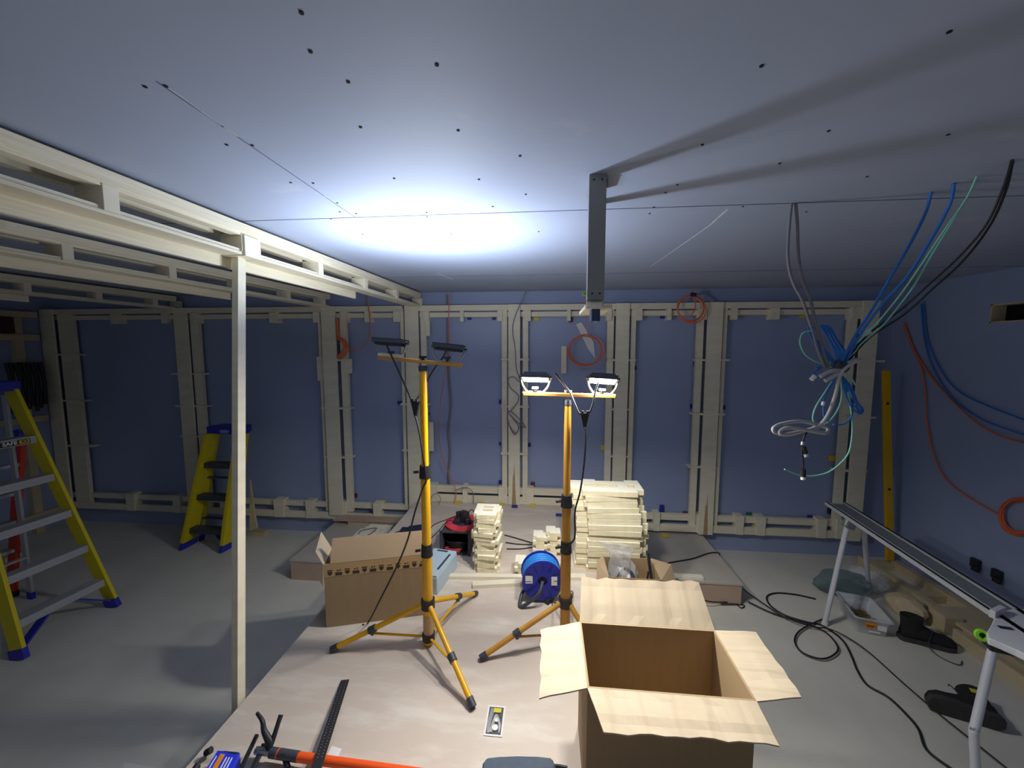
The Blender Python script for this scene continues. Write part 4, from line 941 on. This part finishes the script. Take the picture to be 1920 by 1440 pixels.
ccab((1830, 338), [(1805, 385), (1755, 465), (1720, 525), (1700, 555), (1655, 610), (1610, 650), (1585, 695)], .003, 'cgreen', 'right thin green cable dropping from the ceiling into the bundle')
ccab((1898, 299), [(1882, 350), (1850, 420), (1800, 480), (1740, 535), (1690, 580), (1630, 625), (1590, 670)], .0036, 'cblack', 'upper black cable dropping from the ceiling into the bundle')
ccab((1899, 302), [(1885, 360), (1855, 425), (1805, 490), (1745, 545), (1695, 590), (1632, 632), (1592, 675)], .0036, 'cblack', 'lower black cable dropping from the ceiling into the bundle')
t = thing('cable_bundle', 'tied bundle of blue, grey and green cables hanging below the ceiling at right', 'cable bundle', k(1570, 690))
mb = MB()
for i in range(6):
    j = i*3.4-3
    mb.tube([k(1578+j, 690, .01*i), k(1568+j*1.2, 660, .01*i), k(1556+j, 635+3*(i%2), .008*i), k(1543+j, 614, .0), k(1538+j*.5, 610, 0)], .0033, 6)
for i in range(4):
    j = i*3.0
    mb.tube([k(1515+j, 612, .005*i), k(1519+j*.6, 628), k(1528+j, 645), k(1548+j, 668), k(1572, 690)], .0033, 6)
for i in range(6):
    j = i*3.6-6
    mb.tube([k(1574, 700, .004*i), k(1586+j*.8, 725, .006*i), k(1594+j*1.1, 745+4*(i%3), .01*(i%2)), k(1604+j*1.2, 765+3*(i%2)), k(1612+j*.2, 777)], .0033, 6)
for i in range(3): mb.tube([k(1550+i*2, 662), k(1562, 675+i*2), k(1576, 690)], .0033, 6)
mb.tube([k(1572, 695), k(1560, 720), k(1547, 745), k(1544, 762), k(1545, 780), k(1552, 790)], .0033, 6)
mb.tube([k(1530, 690), k(1540, 688), k(1525, 700), k(1522, 710)], .0033, 6)
mb.tube([k(1598, 775), k(1592, 788), k(1580, 796), k(1562, 796)], .0033, 6)
part(mb, 'blue_strands', 'cblue', t)
mb = MB()
mb.tube([k(1523, 619, -.01), k(1505, 625, -.01), k(1500, 643, -.01), k(1510, 665, -.01), k(1530, 678), k(1550, 684), k(1570, 695)], .003, 6)
mb.tube([k(1560, 715), k(1545, 738), k(1530, 762), k(1524, 782), k(1527, 792), k(1532, 794)], .003, 6)
mb.tube([k(1577, 710), k(1578, 745), k(1570, 770), k(1555, 790), k(1545, 795)], .003, 6)
mb.tube([k(1590, 735), k(1598, 790), k(1596, 830), k(1588, 855), k(1565, 878), k(1540, 890), k(1505, 892), k(1471, 880)], .003, 6)
mb.tube([k(1588, 700), k(1598, 712), k(1604, 722)], .003, 6)
part(mb, 'green_strands', 'cgreen', t)
mb = MB()
mb.tube([k(1538, 706, -.02), k(1555, 697, -.02), k(1575, 692, -.02), k(1600, 676, -.01), k(1612, 676, 0)], .0085, 8)
mb.tube([k(1547, 714, -.025), k(1565, 704, -.025), k(1580, 697, -.025)], .0085, 8)
mb.tube([k(1605, 678, -.03), k(1585, 690, -.03), k(1575, 705, -.03), k(1568, 735, -.03), k(1558, 765, -.02), k(1548, 785, -.02), k(1535, 800, -.02)], .0068, 8)
part(mb, 'grey_strands', 'clight', t)
mb = MB(); mb.tube([k(1535, 802, -.02), k(1515, 806, -.02), k(1480, 815, -.02), k(1455, 812, -.02), k(1450, 803, -.02), k(1465, 795, -.01), k(1500, 790, -.01), k(1535, 797, 0), k(1552, 803, .0), k(1548, 812, -.02), k(1520, 808, -.03), k(1480, 802, -.03), k(1462, 808, -.03), k(1470, 815, -.03), k(1515, 806, -.02), k(1530, 800, -.02)], .0072, 8)
part(mb, 'grey_loop', 'clight', t)
mb = MB(); mb.tube([k(1513, 810, -.02), k(1507, 822, -.02), k(1504, 845, -.02), k(1506, 870, -.02), k(1506, 888, -.02)], .0035, 6)
mb.cyl(k(1507, 838, -.02), k(1510, 850, -.02), .009).cyl(k(1506, 880, -.02), k(1506, 893, -.02), .010)
part(mb, 'black_lead', 'cblack', t)
for c0_, c1_, r_ in (((1510, 851), (1511, 856), .0095), ((1506, 894), (1506, 899), .0095), ((1505, 828), (1504, 834), .005), ((1544, 753), (1543, 760), .0065), ((1528, 705), (1521, 712), .009)):
    part(MB().cyl(k(*c0_, -.02), k(*c1_, -.02), r_), 'end_cap', 'labelw', t)
part(MB().cyl(k(1566, 684, -.01), k(1586, 690, -.01), .022), 'tie', 'dgrey', t)
part(MB().box(-.02, .02, -.004, .004, -.012, .012, Matrix.Translation(k(1622, 624, -.01)) @ Matrix.Rotation(R(-30), 4, 'Y')), 'tag', 'labelw', t)

# ================================================================= RIGHT SIDE: LEVEL, TRESTLE, TUB, BOOTS
t = thing('spirit_level', 'long yellow spirit level leaning upright in the right rear corner', 'spirit level', (3.12, 3.72, .0))
a = Zp(1668, 1052, .05); a.y = 3.66; a = Yp(1668, 1050, 3.66); b2 = Yp(1661, 695, 3.74)
a.z = .082; a.x += .0
part(MB().bar(a, b2, .058, .026, (0, 1, 0)), 'body', 'levely', t, .002)
for f in (.38, .83): c = a.lerp(b2, f); part(MB().cyl(c+Vector((0, -.015, 0)), c+Vector((0, .015, 0)), .012), 'vial', 'blk', t)
ZR = .85
t = thing('saw_stand', 'grey metal saw stand rail on pale tube legs, running along the right side', 'saw stand', (2.05, 2.4, 0))
ra = Zp(1550, 940, ZR); rb_ = Vector((1.955, 1.70, ZR))
xw = .118
u = (rb_-ra).normalized(); sd = Vector((-u.y, u.x, 0))*-1
sd = Vector((1, 0, 0))
ch_ = MB(); m = frame(ra, u, sd)
part(MB().box(0, 1.45, 0, xw, -.018, -.013, m), 'rail_web', 'galv', t)
part(MB().box(0, 1.45, -.012, .0, -.026, .0, m).box(0, 1.45, -.012, .012, -.004, .0, m), 'rail_lip', 'galvlip', t)
part(MB().box(0, 1.45, xw, xw+.012, -.026, .0, m).box(0, 1.45, xw-.012, xw+.012, -.004, 0, m), 'rail_lip', 'galvlip', t)
L0 = Zp(1546, 1172, 0); L1_ = Yp(1590, 985, ra.y-.12)
leg = part(MB().tube([L1_+Vector((.0, 0, .04)), L0+Vector((0, 0, .01))], .0165, 12, 1), 'leg', 'tubewhite', t)
part(MB().cyl(L0, L0+(L1_-L0).normalized()*.03, .019), 'foot_cap', 'white', leg)
part(MB().tube([L1_+Vector((.1, .0, .04)), Vector((L0.x+.62, L0.y+.42, .012))], .0165, 12, 1), 'leg', 'tubewhite', t)
part(MB().bar(L1_+Vector((0, 0, -.02)), L1_+Vector((.03, .0, .07)), .05, .06), 'leg_bracket', 'galv', t, .003)
# near legs: bent tube
LT = Yp(1862, 1215, 1.80)
p1 = Yp(1826, 1372, 1.70); p2 = Yp(1829, 1450, 1.70); 
part(MB().tube([LT, LT.lerp(p1, .5), p1-(p1-LT)*.06, p1, p1+(p2-p1)*.3, p2, Vector((p2.x+.0, p2.y, .02))], .0165, 12, 4), 'leg', 'tubewhite', t)
# white machine clamp
mp_ = Yp(1895, 1180, 1.80)
t = thing('saw_mount', 'pale grey saw mount with black lever and green knob clamped on the stand rail', 'mount', (mp_.x, 1.80, mp_.z-.05))
P = lambda a, b_, z: Zp(a, b_, z)
zt = ZR+.0
top = [P(1868, 1150, zt), P(1858, 1172, zt), P(1850, 1185, zt), P(1853, 1196, zt), P(1880, 1207, zt), P(1905, 1218, zt), P(1925, 1228, zt), P(1990, 1215, zt), P(1990, 1150, zt), P(1900, 1140, zt)]
pt = part(MB().sheet(top, -.028 if True else 0), 'plate', 'tubewhite', t, .004)
part(MB().box(-.022, .022, -.007, .007, 0, .003, Matrix.Translation(P(1885, 1178, zt)+Vector((0, 0, .001))) @ Matrix.Rotation(R(-10), 4, 'Z')), 'slot', 'navy', pt)
part(MB().bar(P(1860, 1152, zt+.01), P(1880, 1143, zt+.01), .02, .035), 'jaw', 'tubewhite', t, .003)
c = P(1890, 1214, zt-.06); part(MB().box(c.x-.06, c.x+.12, c.y-.02, c.y+.04, zt-.085, zt-.03, Matrix.Translation(c) @ Matrix.Rotation(R(-18), 4, 'Z') @ Matrix.Translation(-c)), 'lever_body', 'blk', t, .008)
g = P(1839, 1190, zt-.02); mb = MB(); ringdisc(mb, g, (-.3, -1, .3), .022, .012, .012, 24); part(mb, 'knob_ring', 'lime', t, label='bright green knob ring')
part(MB().cyl(g+Vector((0, .006, 0)), c+Vector((-.03, 0, 0)), .008), 'knob_stem', 'blk', t)
# translucent tub of screws
tc = Vector((2.28, 2.87, 0)); t = thing('plastic_tub', 'translucent plastic tub with an orange label holding loose screws, on the floor at right', 'tub', tc)
c4 = [Zp(1589, 1183, 0), Zp(1673, 1208, 0)]
def rrect(cx, cy, wx, wy, rz, z, r=.02, n=4):
    out = []
    for sx, sy, a0 in ((1, 1, 0), (-1, 1, 90), (-1, -1, 180), (1, -1, 270)):
        for i in range(n+1):
            a = R(a0+90*i/n); x = sx*(wx-r)+r*math.cos(a); y = sy*(wy-r)+r*math.sin(a)
            out.append((cx+x*math.cos(rz)-y*math.sin(rz), cy+x*math.sin(rz)+y*math.cos(rz), z))
    return out
tr_ = R(-14); txc, tyc = 2.31, 2.88
mb = MB(); mb.loft([rrect(txc, tyc, .085, .125, tr_, .002, .015), rrect(txc, tyc, .10, .145, tr_, .115), rrect(txc, tyc, .112, .158, tr_, .117), rrect(txc, tyc, .112, .158, tr_, .127), rrect(txc, tyc, .098, .142, tr_, .125), rrect(txc, tyc, .081, .121, tr_, .006)], True)
part(mb, 'tub_body', 'tub', t)
mt = Matrix.Translation((txc, tyc, 0)) @ Matrix.Rotation(tr_, 4, 'Z')
part(MB().box(-.045, .015, -.142, -.139, .055, .095, mt), 'label_sticker', 'labelo', t, label='orange printed label')
part(MB().box(.025, .075, -.142, -.139, .05, .085, mt).box(-.02, .045, -.138, -.134, .025, .034, mt), 'label_sticker', 'labelw', t)
part(MB().box(-.038, .01, -.143, -.142, .072, .078, mt).box(-.038, .0, -.143, -.142, .063, .067, mt), 'print_line', 'print', t)
mb = MB(); rnd = random.Random(3)
for i in range(260):
    a = rnd.uniform(0, 6.28); p = mt @ Vector((rnd.uniform(-.06, .06), rnd.uniform(-.10, .10), .012+rnd.uniform(0, .03)))
    mb.cyl(p, p+Vector((math.cos(a)*.028, math.sin(a)*.028, rnd.uniform(0, .012))), .003, .0015, 5)
solo(mb, 'loose_screws', 'brass', 'heap of brass coloured screws inside the translucent tub', 'screws', kind='stuff')
# plastic bags behind the tub
def blob(c, rx, ry, rz, seed, rough=.25):
    rnd = random.Random(seed); rings = []; n = 16
    ph = [rnd.uniform(0, 6.28) for _ in range(6)]
    for j in range(1, 9):
        th_ = math.pi*j/9.0; row = []
        for i in range(n):
            a = 2*math.pi*i/n; f = 1+rough*(math.sin(3*a+ph[0]+j)+.6*math.sin(5*a+ph[1]-2*j)+.5*rnd.uniform(-1, 1))*.5
            row.append((c[0]+rx*f*math.sin(th_)*math.cos(a), c[1]+ry*f*math.sin(th_)*math.sin(a), c[2]+rz+rz*math.cos(th_)))
        rings.append(row)
    return MB().loft(rings, True, False)
solo(blob((2.40, 3.22, .001), .20, .11, .10, 2), 'plastic_bag', 'bagteal', 'dark translucent plastic bag behind the tub of screws', 'plastic bag')
solo(blob((2.68, 3.32, .001), .12, .12, .09, 6), 'plastic_bag', 'bagclr', 'clear crumpled plastic bag beside the timber frame on the floor', 'plastic bag')
solo(blob((2.69, 2.98, .001), .11, .13, .08, 9, .15), 'cloth_sack', 'tanw', 'small brown sack on the floor right of the tub of screws', 'sack')
# timber ladder frame on the floor by the right wall
t = thing('floor_frame', 'pale timber ladder frame lying on the floor along the right wall', 'timber frame', (2.95, 2.6, 0))
def fbar(x0, y0, x1, y1, w, h, nm, z=0): part(MB().bar((x0, y0, z+h/2), (x1, y1, z+h/2), w, h), nm, 'tanw', t, .002)
fbar(3.17, 3.72, 3.17, 1.3, .06, .08, 'side_rail'); fbar(2.93, 3.72, 2.93, 1.3, .06, .08, 'side_rail')
for y in (3.66, 3.2, 2.85, 2.5, 2.15, 1.8, 1.5): fbar(2.96, y, 3.14, y, .07, .06, 'cross_piece')
fbar(2.80, 2.75, 2.80, 1.2, .03, .09, 'edge_board')
solo(MB().box(2.85, 3.20, 2.62, 2.98, .081, .10), 'loose_board', 'tanw', 'flat board resting on the floor timber frame by the right wall', 'board', bevel=.002)
solo(MB().box(2.78, 2.90, 2.80, 2.92, .0, .13), 'timber_offcut', 'tanw', 'square timber offcut standing against the floor frame by the right wall', 'timber offcut', bevel=.003)
for i, (px, py, lab) in enumerate([(1828, 1056, 'small black clip on the right wall just above the middle of the saw stand rail'), (1868, 1077, 'small black clip on the right wall above the saw stand rail, nearer the camera')]):
    p = Xp(px, py, XR-.02)
    t = thing('wall_clip', lab, 'clip', p, 'black clips on the right wall')
    part(MB().box(XR-.03, XR-.001, p.y-.03, p.y+.03, p.z-.035, p.z+.035), 'base', 'blk', t, .006)
    part(MB().box(XR-.05, XR-.028, p.y-.05, p.y+.0, p.z-.05, p.z-.01), 'jaw', 'blk', t, .005)
# boots
def boot(base, ang, lab, lying=False):
    t = thing('work_boot', lab, 'boot', base, 'pair of work boots')
    m = Matrix.Translation(Vector(base)) @ Matrix.Rotation(ang, 4, 'Z')
    if lying: m = Matrix.Translation(Vector(base)+Vector((0, 0, .048))) @ Matrix.Rotation(ang, 4, 'Z') @ Matrix.Rotation(R(84), 4, 'X') @ Matrix.Translation((0, 0, -.0))
    n = 16
    def ring(x, w, z0, z1, k=1.0): return [m @ Vector((x, w*math.cos(2*math.pi*i/n), (z0+z1)/2+(z1-z0)/2*math.copysign(abs(math.sin(2*math.pi*i/n))**.8, math.sin(2*math.pi*i/n)))) for i in range(n)]
    u = MB(); u.loft([ring(-.10, .018, .03, .07), ring(-.09, .034, .02, .10), ring(-.05, .04, .02, .12), ring(.0, .042, .02, .125), ring(.05, .045, .02, .10), ring(.10, .05, .02, .082), ring(.14, .05, .02, .078), ring(.172, .04, .02, .065), ring(.186, .018, .025, .05)])
    part(u, 'upper', 'boot', t)
    def hr(z, cx, rx, ry): return [m @ Vector((cx+rx*math.cos(2*math.pi*i/n), ry*math.sin(2*math.pi*i/n), z)) for i in range(n)]
    sh = MB(); sh.loft([hr(.09, -.035, .065, .042), hr(.12, -.04, .06, .042), hr(.15, -.045, .058, .044), hr(.175, -.045, .062, .048), hr(.178, -.045, .056, .042), hr(.12, -.04, .048, .034)])
    part(sh, 'shaft', 'boot', t)
    so = MB(); poly = [(-.108, -.02), (-.09, -.038), (-.02, -.038), (.06, -.048), (.13, -.054), (.175, -.042), (.195, 0), (.175, .042), (.13, .054), (.06, .048), (-.02, .038), (-.09, .038), (-.108, .02)]
    so.prism(poly, .03, m); part(so, 'sole', 'bootsole', t, .003)
    lc = MB(); lc.tube([m @ Vector((.03, .02, .11)), m @ Vector((.05, -.03, .105)), m @ Vector((.02, -.07, .03)), m @ Vector((.05, -.13, .008)), m @ Vector((.12, -.17, .008)), m @ Vector((.16, -.12, .008))] if not lying else [m @ Vector((.03, .03, .10)), m @ Vector((.05, .03, .15)), m @ Vector((.03, -.02, .2))], .0028, 5)
    part(lc, 'lace', 'blk', t)
    part(MB().box(-.055, -.025, .044, .047, .125, .15, m), 'tab', 'packyel', t, label='small yellow tab')
    return t
p = Zp(1738, 1212, 0); boot((p.x-.02, p.y+.04, 0), R(-18), 'black work boot standing on the floor right of the tub, laces trailing')
p = Zp(1830, 1352, 0); boot((p.x-.03, p.y-.03, 0), R(158), 'black work boot lying on its side behind the near leg of the saw stand', True)
p = Zp(1910, 1245, .05); solo(blob((p.x+.03, p.y, .12), .06, .05, .035, 12, .15), 'dark_glove', 'blk', 'small dark crumpled glove on the floor timber at the right edge', 'glove')

# floor cables
def fcab(pts, r, lab, z=.006, m='cblack', name='floor_cable'):
    return solo(MB().tube([Zp(a, b_, z) for a, b_ in pts], r, 8, 6), name, m, lab, 'cable')
fcab([(1529, 1123), (1492, 1115), (1456, 1112), (1438, 1119), (1445, 1136), (1473, 1154), (1515, 1167), (1537, 1171), (1560, 1184), (1582, 1203), (1597, 1231), (1608, 1258), (1627, 1285), (1665, 1307), (1697, 1337), (1722, 1367), (1737, 1405), (1777, 1437), (1800, 1450)], .0065, 'thick black cable looping past the saw stand foot and running to the bottom right')
fcab([(1402, 1128), (1450, 1150), (1512, 1169), (1549, 1186), (1571, 1214), (1560, 1230), (1537, 1235), (1504, 1223), (1490, 1203), (1498, 1184), (1526, 1168), (1545, 1160)], .0055, 'black cable making a round loop in front of the saw stand foot', .018)
fcab([(1392, 1104), (1422, 1125), (1473, 1158), (1520, 1174), (1563, 1182), (1619, 1215), (1695, 1282), (1765, 1342), (1790, 1362), (1850, 1410), (1900, 1450)], .004, 'thin black cable running straight along the floor to the bottom right corner', .03)
c = [Zp(1235, 1060, WING+.006), Zp(1262, 1054, WING+.006), Zp(1300, 1047, WING+.006), Zp(1330, 1037, WING+.006), Zp(1348, 1037, WING+.006)]
e = Vector((1.535, c[-1].y-.02, WING-.02)); cable(c+[e, Vector((1.55, c[-1].y-.15, .01)), Zp(1380, 1085, .006)], .0055, 'cblack', 'floor_cable', 'black cable crossing the right side platform and dropping over its edge')
cable([(1.02, 3.02, WING+.006), (1.08, 2.975, WING-.02), (1.22, 2.93, .07), Zp(1372, 1130, .012), Zp(1390, 1140, .006), Zp(1393, 1134, .006), (1.36, 2.975, .02)], .0045, 'cblack', 'floor_cable', 'black cable hanging down the front of the right side platform')

# ================================================================= FOREGROUND ITEMS ON THE WALKWAY
a = Zp(647, 1273, PLAT+.012); b2 = Zp(603, 1440, PLAT+.012); b2 = a+(b2-a)*1.5
a.z = PLAT+.006; b2.z = PLAT+.1
t = thing('perforated_strip', 'black perforated metal strip lying over the orange tube in the foreground', 'metal strip', (a.x, a.y, PLAT))
m = frame(a, b2-a, Vector((1, 0, 0))); Ls = (b2-a).length
part(MB().box(0, Ls, -.0185, .0185, -.002, .002, m), 'bar', 'blk', t, .0008)
mb = MB()
for i in range(30):
    for s in (-1, 1): mb.cyl(m @ Vector((.012+i*.014, s*.008, .002)), m @ Vector((.012+i*.014, s*.008, .0026)), .0016, n=6).cyl(m @ Vector((.012+i*.014, s*.008, -.0026)), m @ Vector((.012+i*.014, s*.008, -.002)), .0016, n=6)
part(mb, 'holes', 'alu', t)
# one-hand clamp with orange tube
zc = PLAT+.04
t = thing('bar_clamp', 'black pistol-grip bar clamp on an orange tube at the bottom edge', 'clamp', Zp(500, 1420, PLAT))
O = lambda px, py, z=zc: Zp(px, py, z)
tubeA = O(512, 1412); tubeB = O(760, 1447)
part(MB().cyl(O(558, 1419), tubeB+(tubeB-tubeA)*.3, .0165), 'orange_tube', 'orangetube', t)
part(MB().cyl(O(508, 1411), O(560, 1419), .0175), 'collar', 'dgrey', t)
part(MB().cyl(O(480, 1407), O(508, 1411), .013), 'barrel', 'steel', t)
part(MB().cyl(O(522, 1413), O(524, 1413.5), .0182), 'ring', 'orangetube', t)
def grip(pts, ws):
    mb = MB(); P_ = smooth(pts, 4); n = 10; rings = []
    for i, p in enumerate(P_):
        tt = (P_[min(i+1, len(P_)-1)]-P_[max(i-1, 0)]).normalized(); x = tt.cross(Vector((0, -.3, 1))).normalized(); y = tt.cross(x); f = i/(len(P_)-1)*(len(ws)-1); j = min(int(f), len(ws)-2); w_ = ws[j]+(ws[j+1]-ws[j])*(f-j)
        rings.append([p+(x*w_*math.cos(2*math.pi*q/n)+y*.009*math.sin(2*math.pi*q/n)) for q in range(n)])
    return mb.loft(rings)
part(grip([O(482, 1337, zc+.10), O(492, 1352, zc+.085), O(495, 1370, zc+.06), O(505, 1392, zc+.03), O(500, 1408, zc)], [.006, .008, .010, .014, .02]), 'handle', 'blk', t)
part(grip([O(527, 1340, zc+.09), O(521, 1358, zc+.07), O(514, 1380, zc+.04), O(506, 1400, zc+.01)], [.009, .008, .009, .012]), 'trigger', 'blk', t)
part(MB().bar(O(482, 1378, zc+.03), O(450, 1445, zc), .012, .012), 'shaft', 'blk', t)
part(MB().bar(O(496, 1395, zc+.0), O(470, 1450, zc-.01), .018, .012), 'jaw', 'blk', t, .002)
part(MB().cyl(O(535, 1424, zc-.01), O(540, 1440, zc-.02), .01).cyl(O(530, 1415, zc+.015), O(530, 1417, zc+.02), .006), 'screw_lug', 'blk', t)
# blue carton
q = [Zp(*p, PLAT+.05) for p in [(408, 1407), (450, 1411), (425, 1462), (378, 1455)]]
t = thing('blue_carton', 'small blue carton with orange and white print at the bottom edge of the walkway', 'carton', (q[0].x, q[0].y, PLAT))
b = MB(); lo = [p-Vector((0, 0, .049)) for p in q]; b.add(q+lo, [(0, 1, 2, 3), (7, 6, 5, 4), (0, 4, 5, 1), (1, 5, 6, 2), (2, 6, 7, 3), (3, 7, 4, 0)])
cb = part(b, 'carton', 'bluepkt', t, .001)
up = Vector((0, 0, .0008))
def onq(u, v): return q[0].lerp(q[1], u).lerp(q[3].lerp(q[2], u), v)+up
part(MB().sheet([onq(.22, .12), onq(.42, .12), onq(.42, .95), onq(.22, .95)], .0006), 'orange_panel', 'labelo', cb)
mb = MB()
for u in (.52, .64, .76, .08): mb.sheet([onq(u, .22), onq(u+.05, .22), onq(u+.05, .95), onq(u, .95)], .0006)
part(mb, 'white_stripe', 'labelw', cb)
part(MB().sheet([onq(.25, .0), onq(.95, .0), onq(.85, .09)], .0006), 'opening', 'blk', cb)
t = thing('hex_wrench', 'thin black tool with round knob beside the blue carton', 'hand tool', Zp(385, 1420, PLAT))
part(MB().cyl(O(391, 1410, PLAT+.02), O(362, 1445, PLAT+.012), .005), 'shaft', 'blk', t)
part(MB().cyl(O(386, 1412, PLAT+.02), O(396, 1406, PLAT+.03), .012), 'knob', 'blk', t)
part(MB().cyl(O(370, 1436, PLAT+.02), O(362, 1448, PLAT+.02), .012), 'knob', 'blk', t)
q = [Zp(*p, PLAT+.001) for p in [(622, 1398), (641, 1404), (630, 1426), (612, 1420)]]
solo(MB().sheet(q, .0008), 'paper_scrap', 'labelw', 'small white paper scrap on the walkway beside the black perforated strip', 'paper')
q = [Zp(*p, .002) for p in [(234, 1429), (290, 1439), (290, 1470), (220, 1460)]]
solo(MB().sheet(q, .004), 'white_sheet', 'white', 'corner of a white sheet on the floor at the bottom left', 'sheet')
# knee pad / bag
q = [(905, 1428), (912, 1419), (935, 1416.5), (970, 1415), (1010, 1416), (1036, 1419), (1041, 1432), (1044, 1470), (900, 1470)]
t = thing('knee_pad', 'slate grey padded cushion at the bottom edge beside the big box', 'pad', Zp(970, 1440, PLAT))
rg = [[Zp(a, b_, PLAT+.045)-Vector((0, 0, .044)) for a, b_ in q], [Zp(a, b_, PLAT+.045)-Vector((0, 0, .01)) for a, b_ in q], [Zp(970+(a-970)*.95, 1445+(b_-1445)*.9, PLAT+.045) for a, b_ in q]]
part(MB().loft(rg, True, False), 'cushion', 'purplegrey', t, .006)
q2 = Zp(1052, 1438, PLAT); part(MB().tube([Zp(1036, 1436, PLAT+.02), Zp(1050, 1437, PLAT+.012), Zp(1064, 1440, PLAT+.012)], .006), 'strap', 'blk', t)

# ================================================================= LIGHT AND VIEW
w = bpy.data.worlds.new('world'); SC.world = w; w.use_nodes = True
w.node_tree.nodes['Background'].inputs['Color'].default_value = (.75, .85, 1, 1); w.node_tree.nodes['Background'].inputs['Strength'].default_value = .11
SC.view_settings.view_transform = 'Standard'; SC.view_settings.look = 'None'; SC.view_settings.gamma = 1; SC.view_settings.exposure = .3
SC.view_settings.use_curve_mapping = False
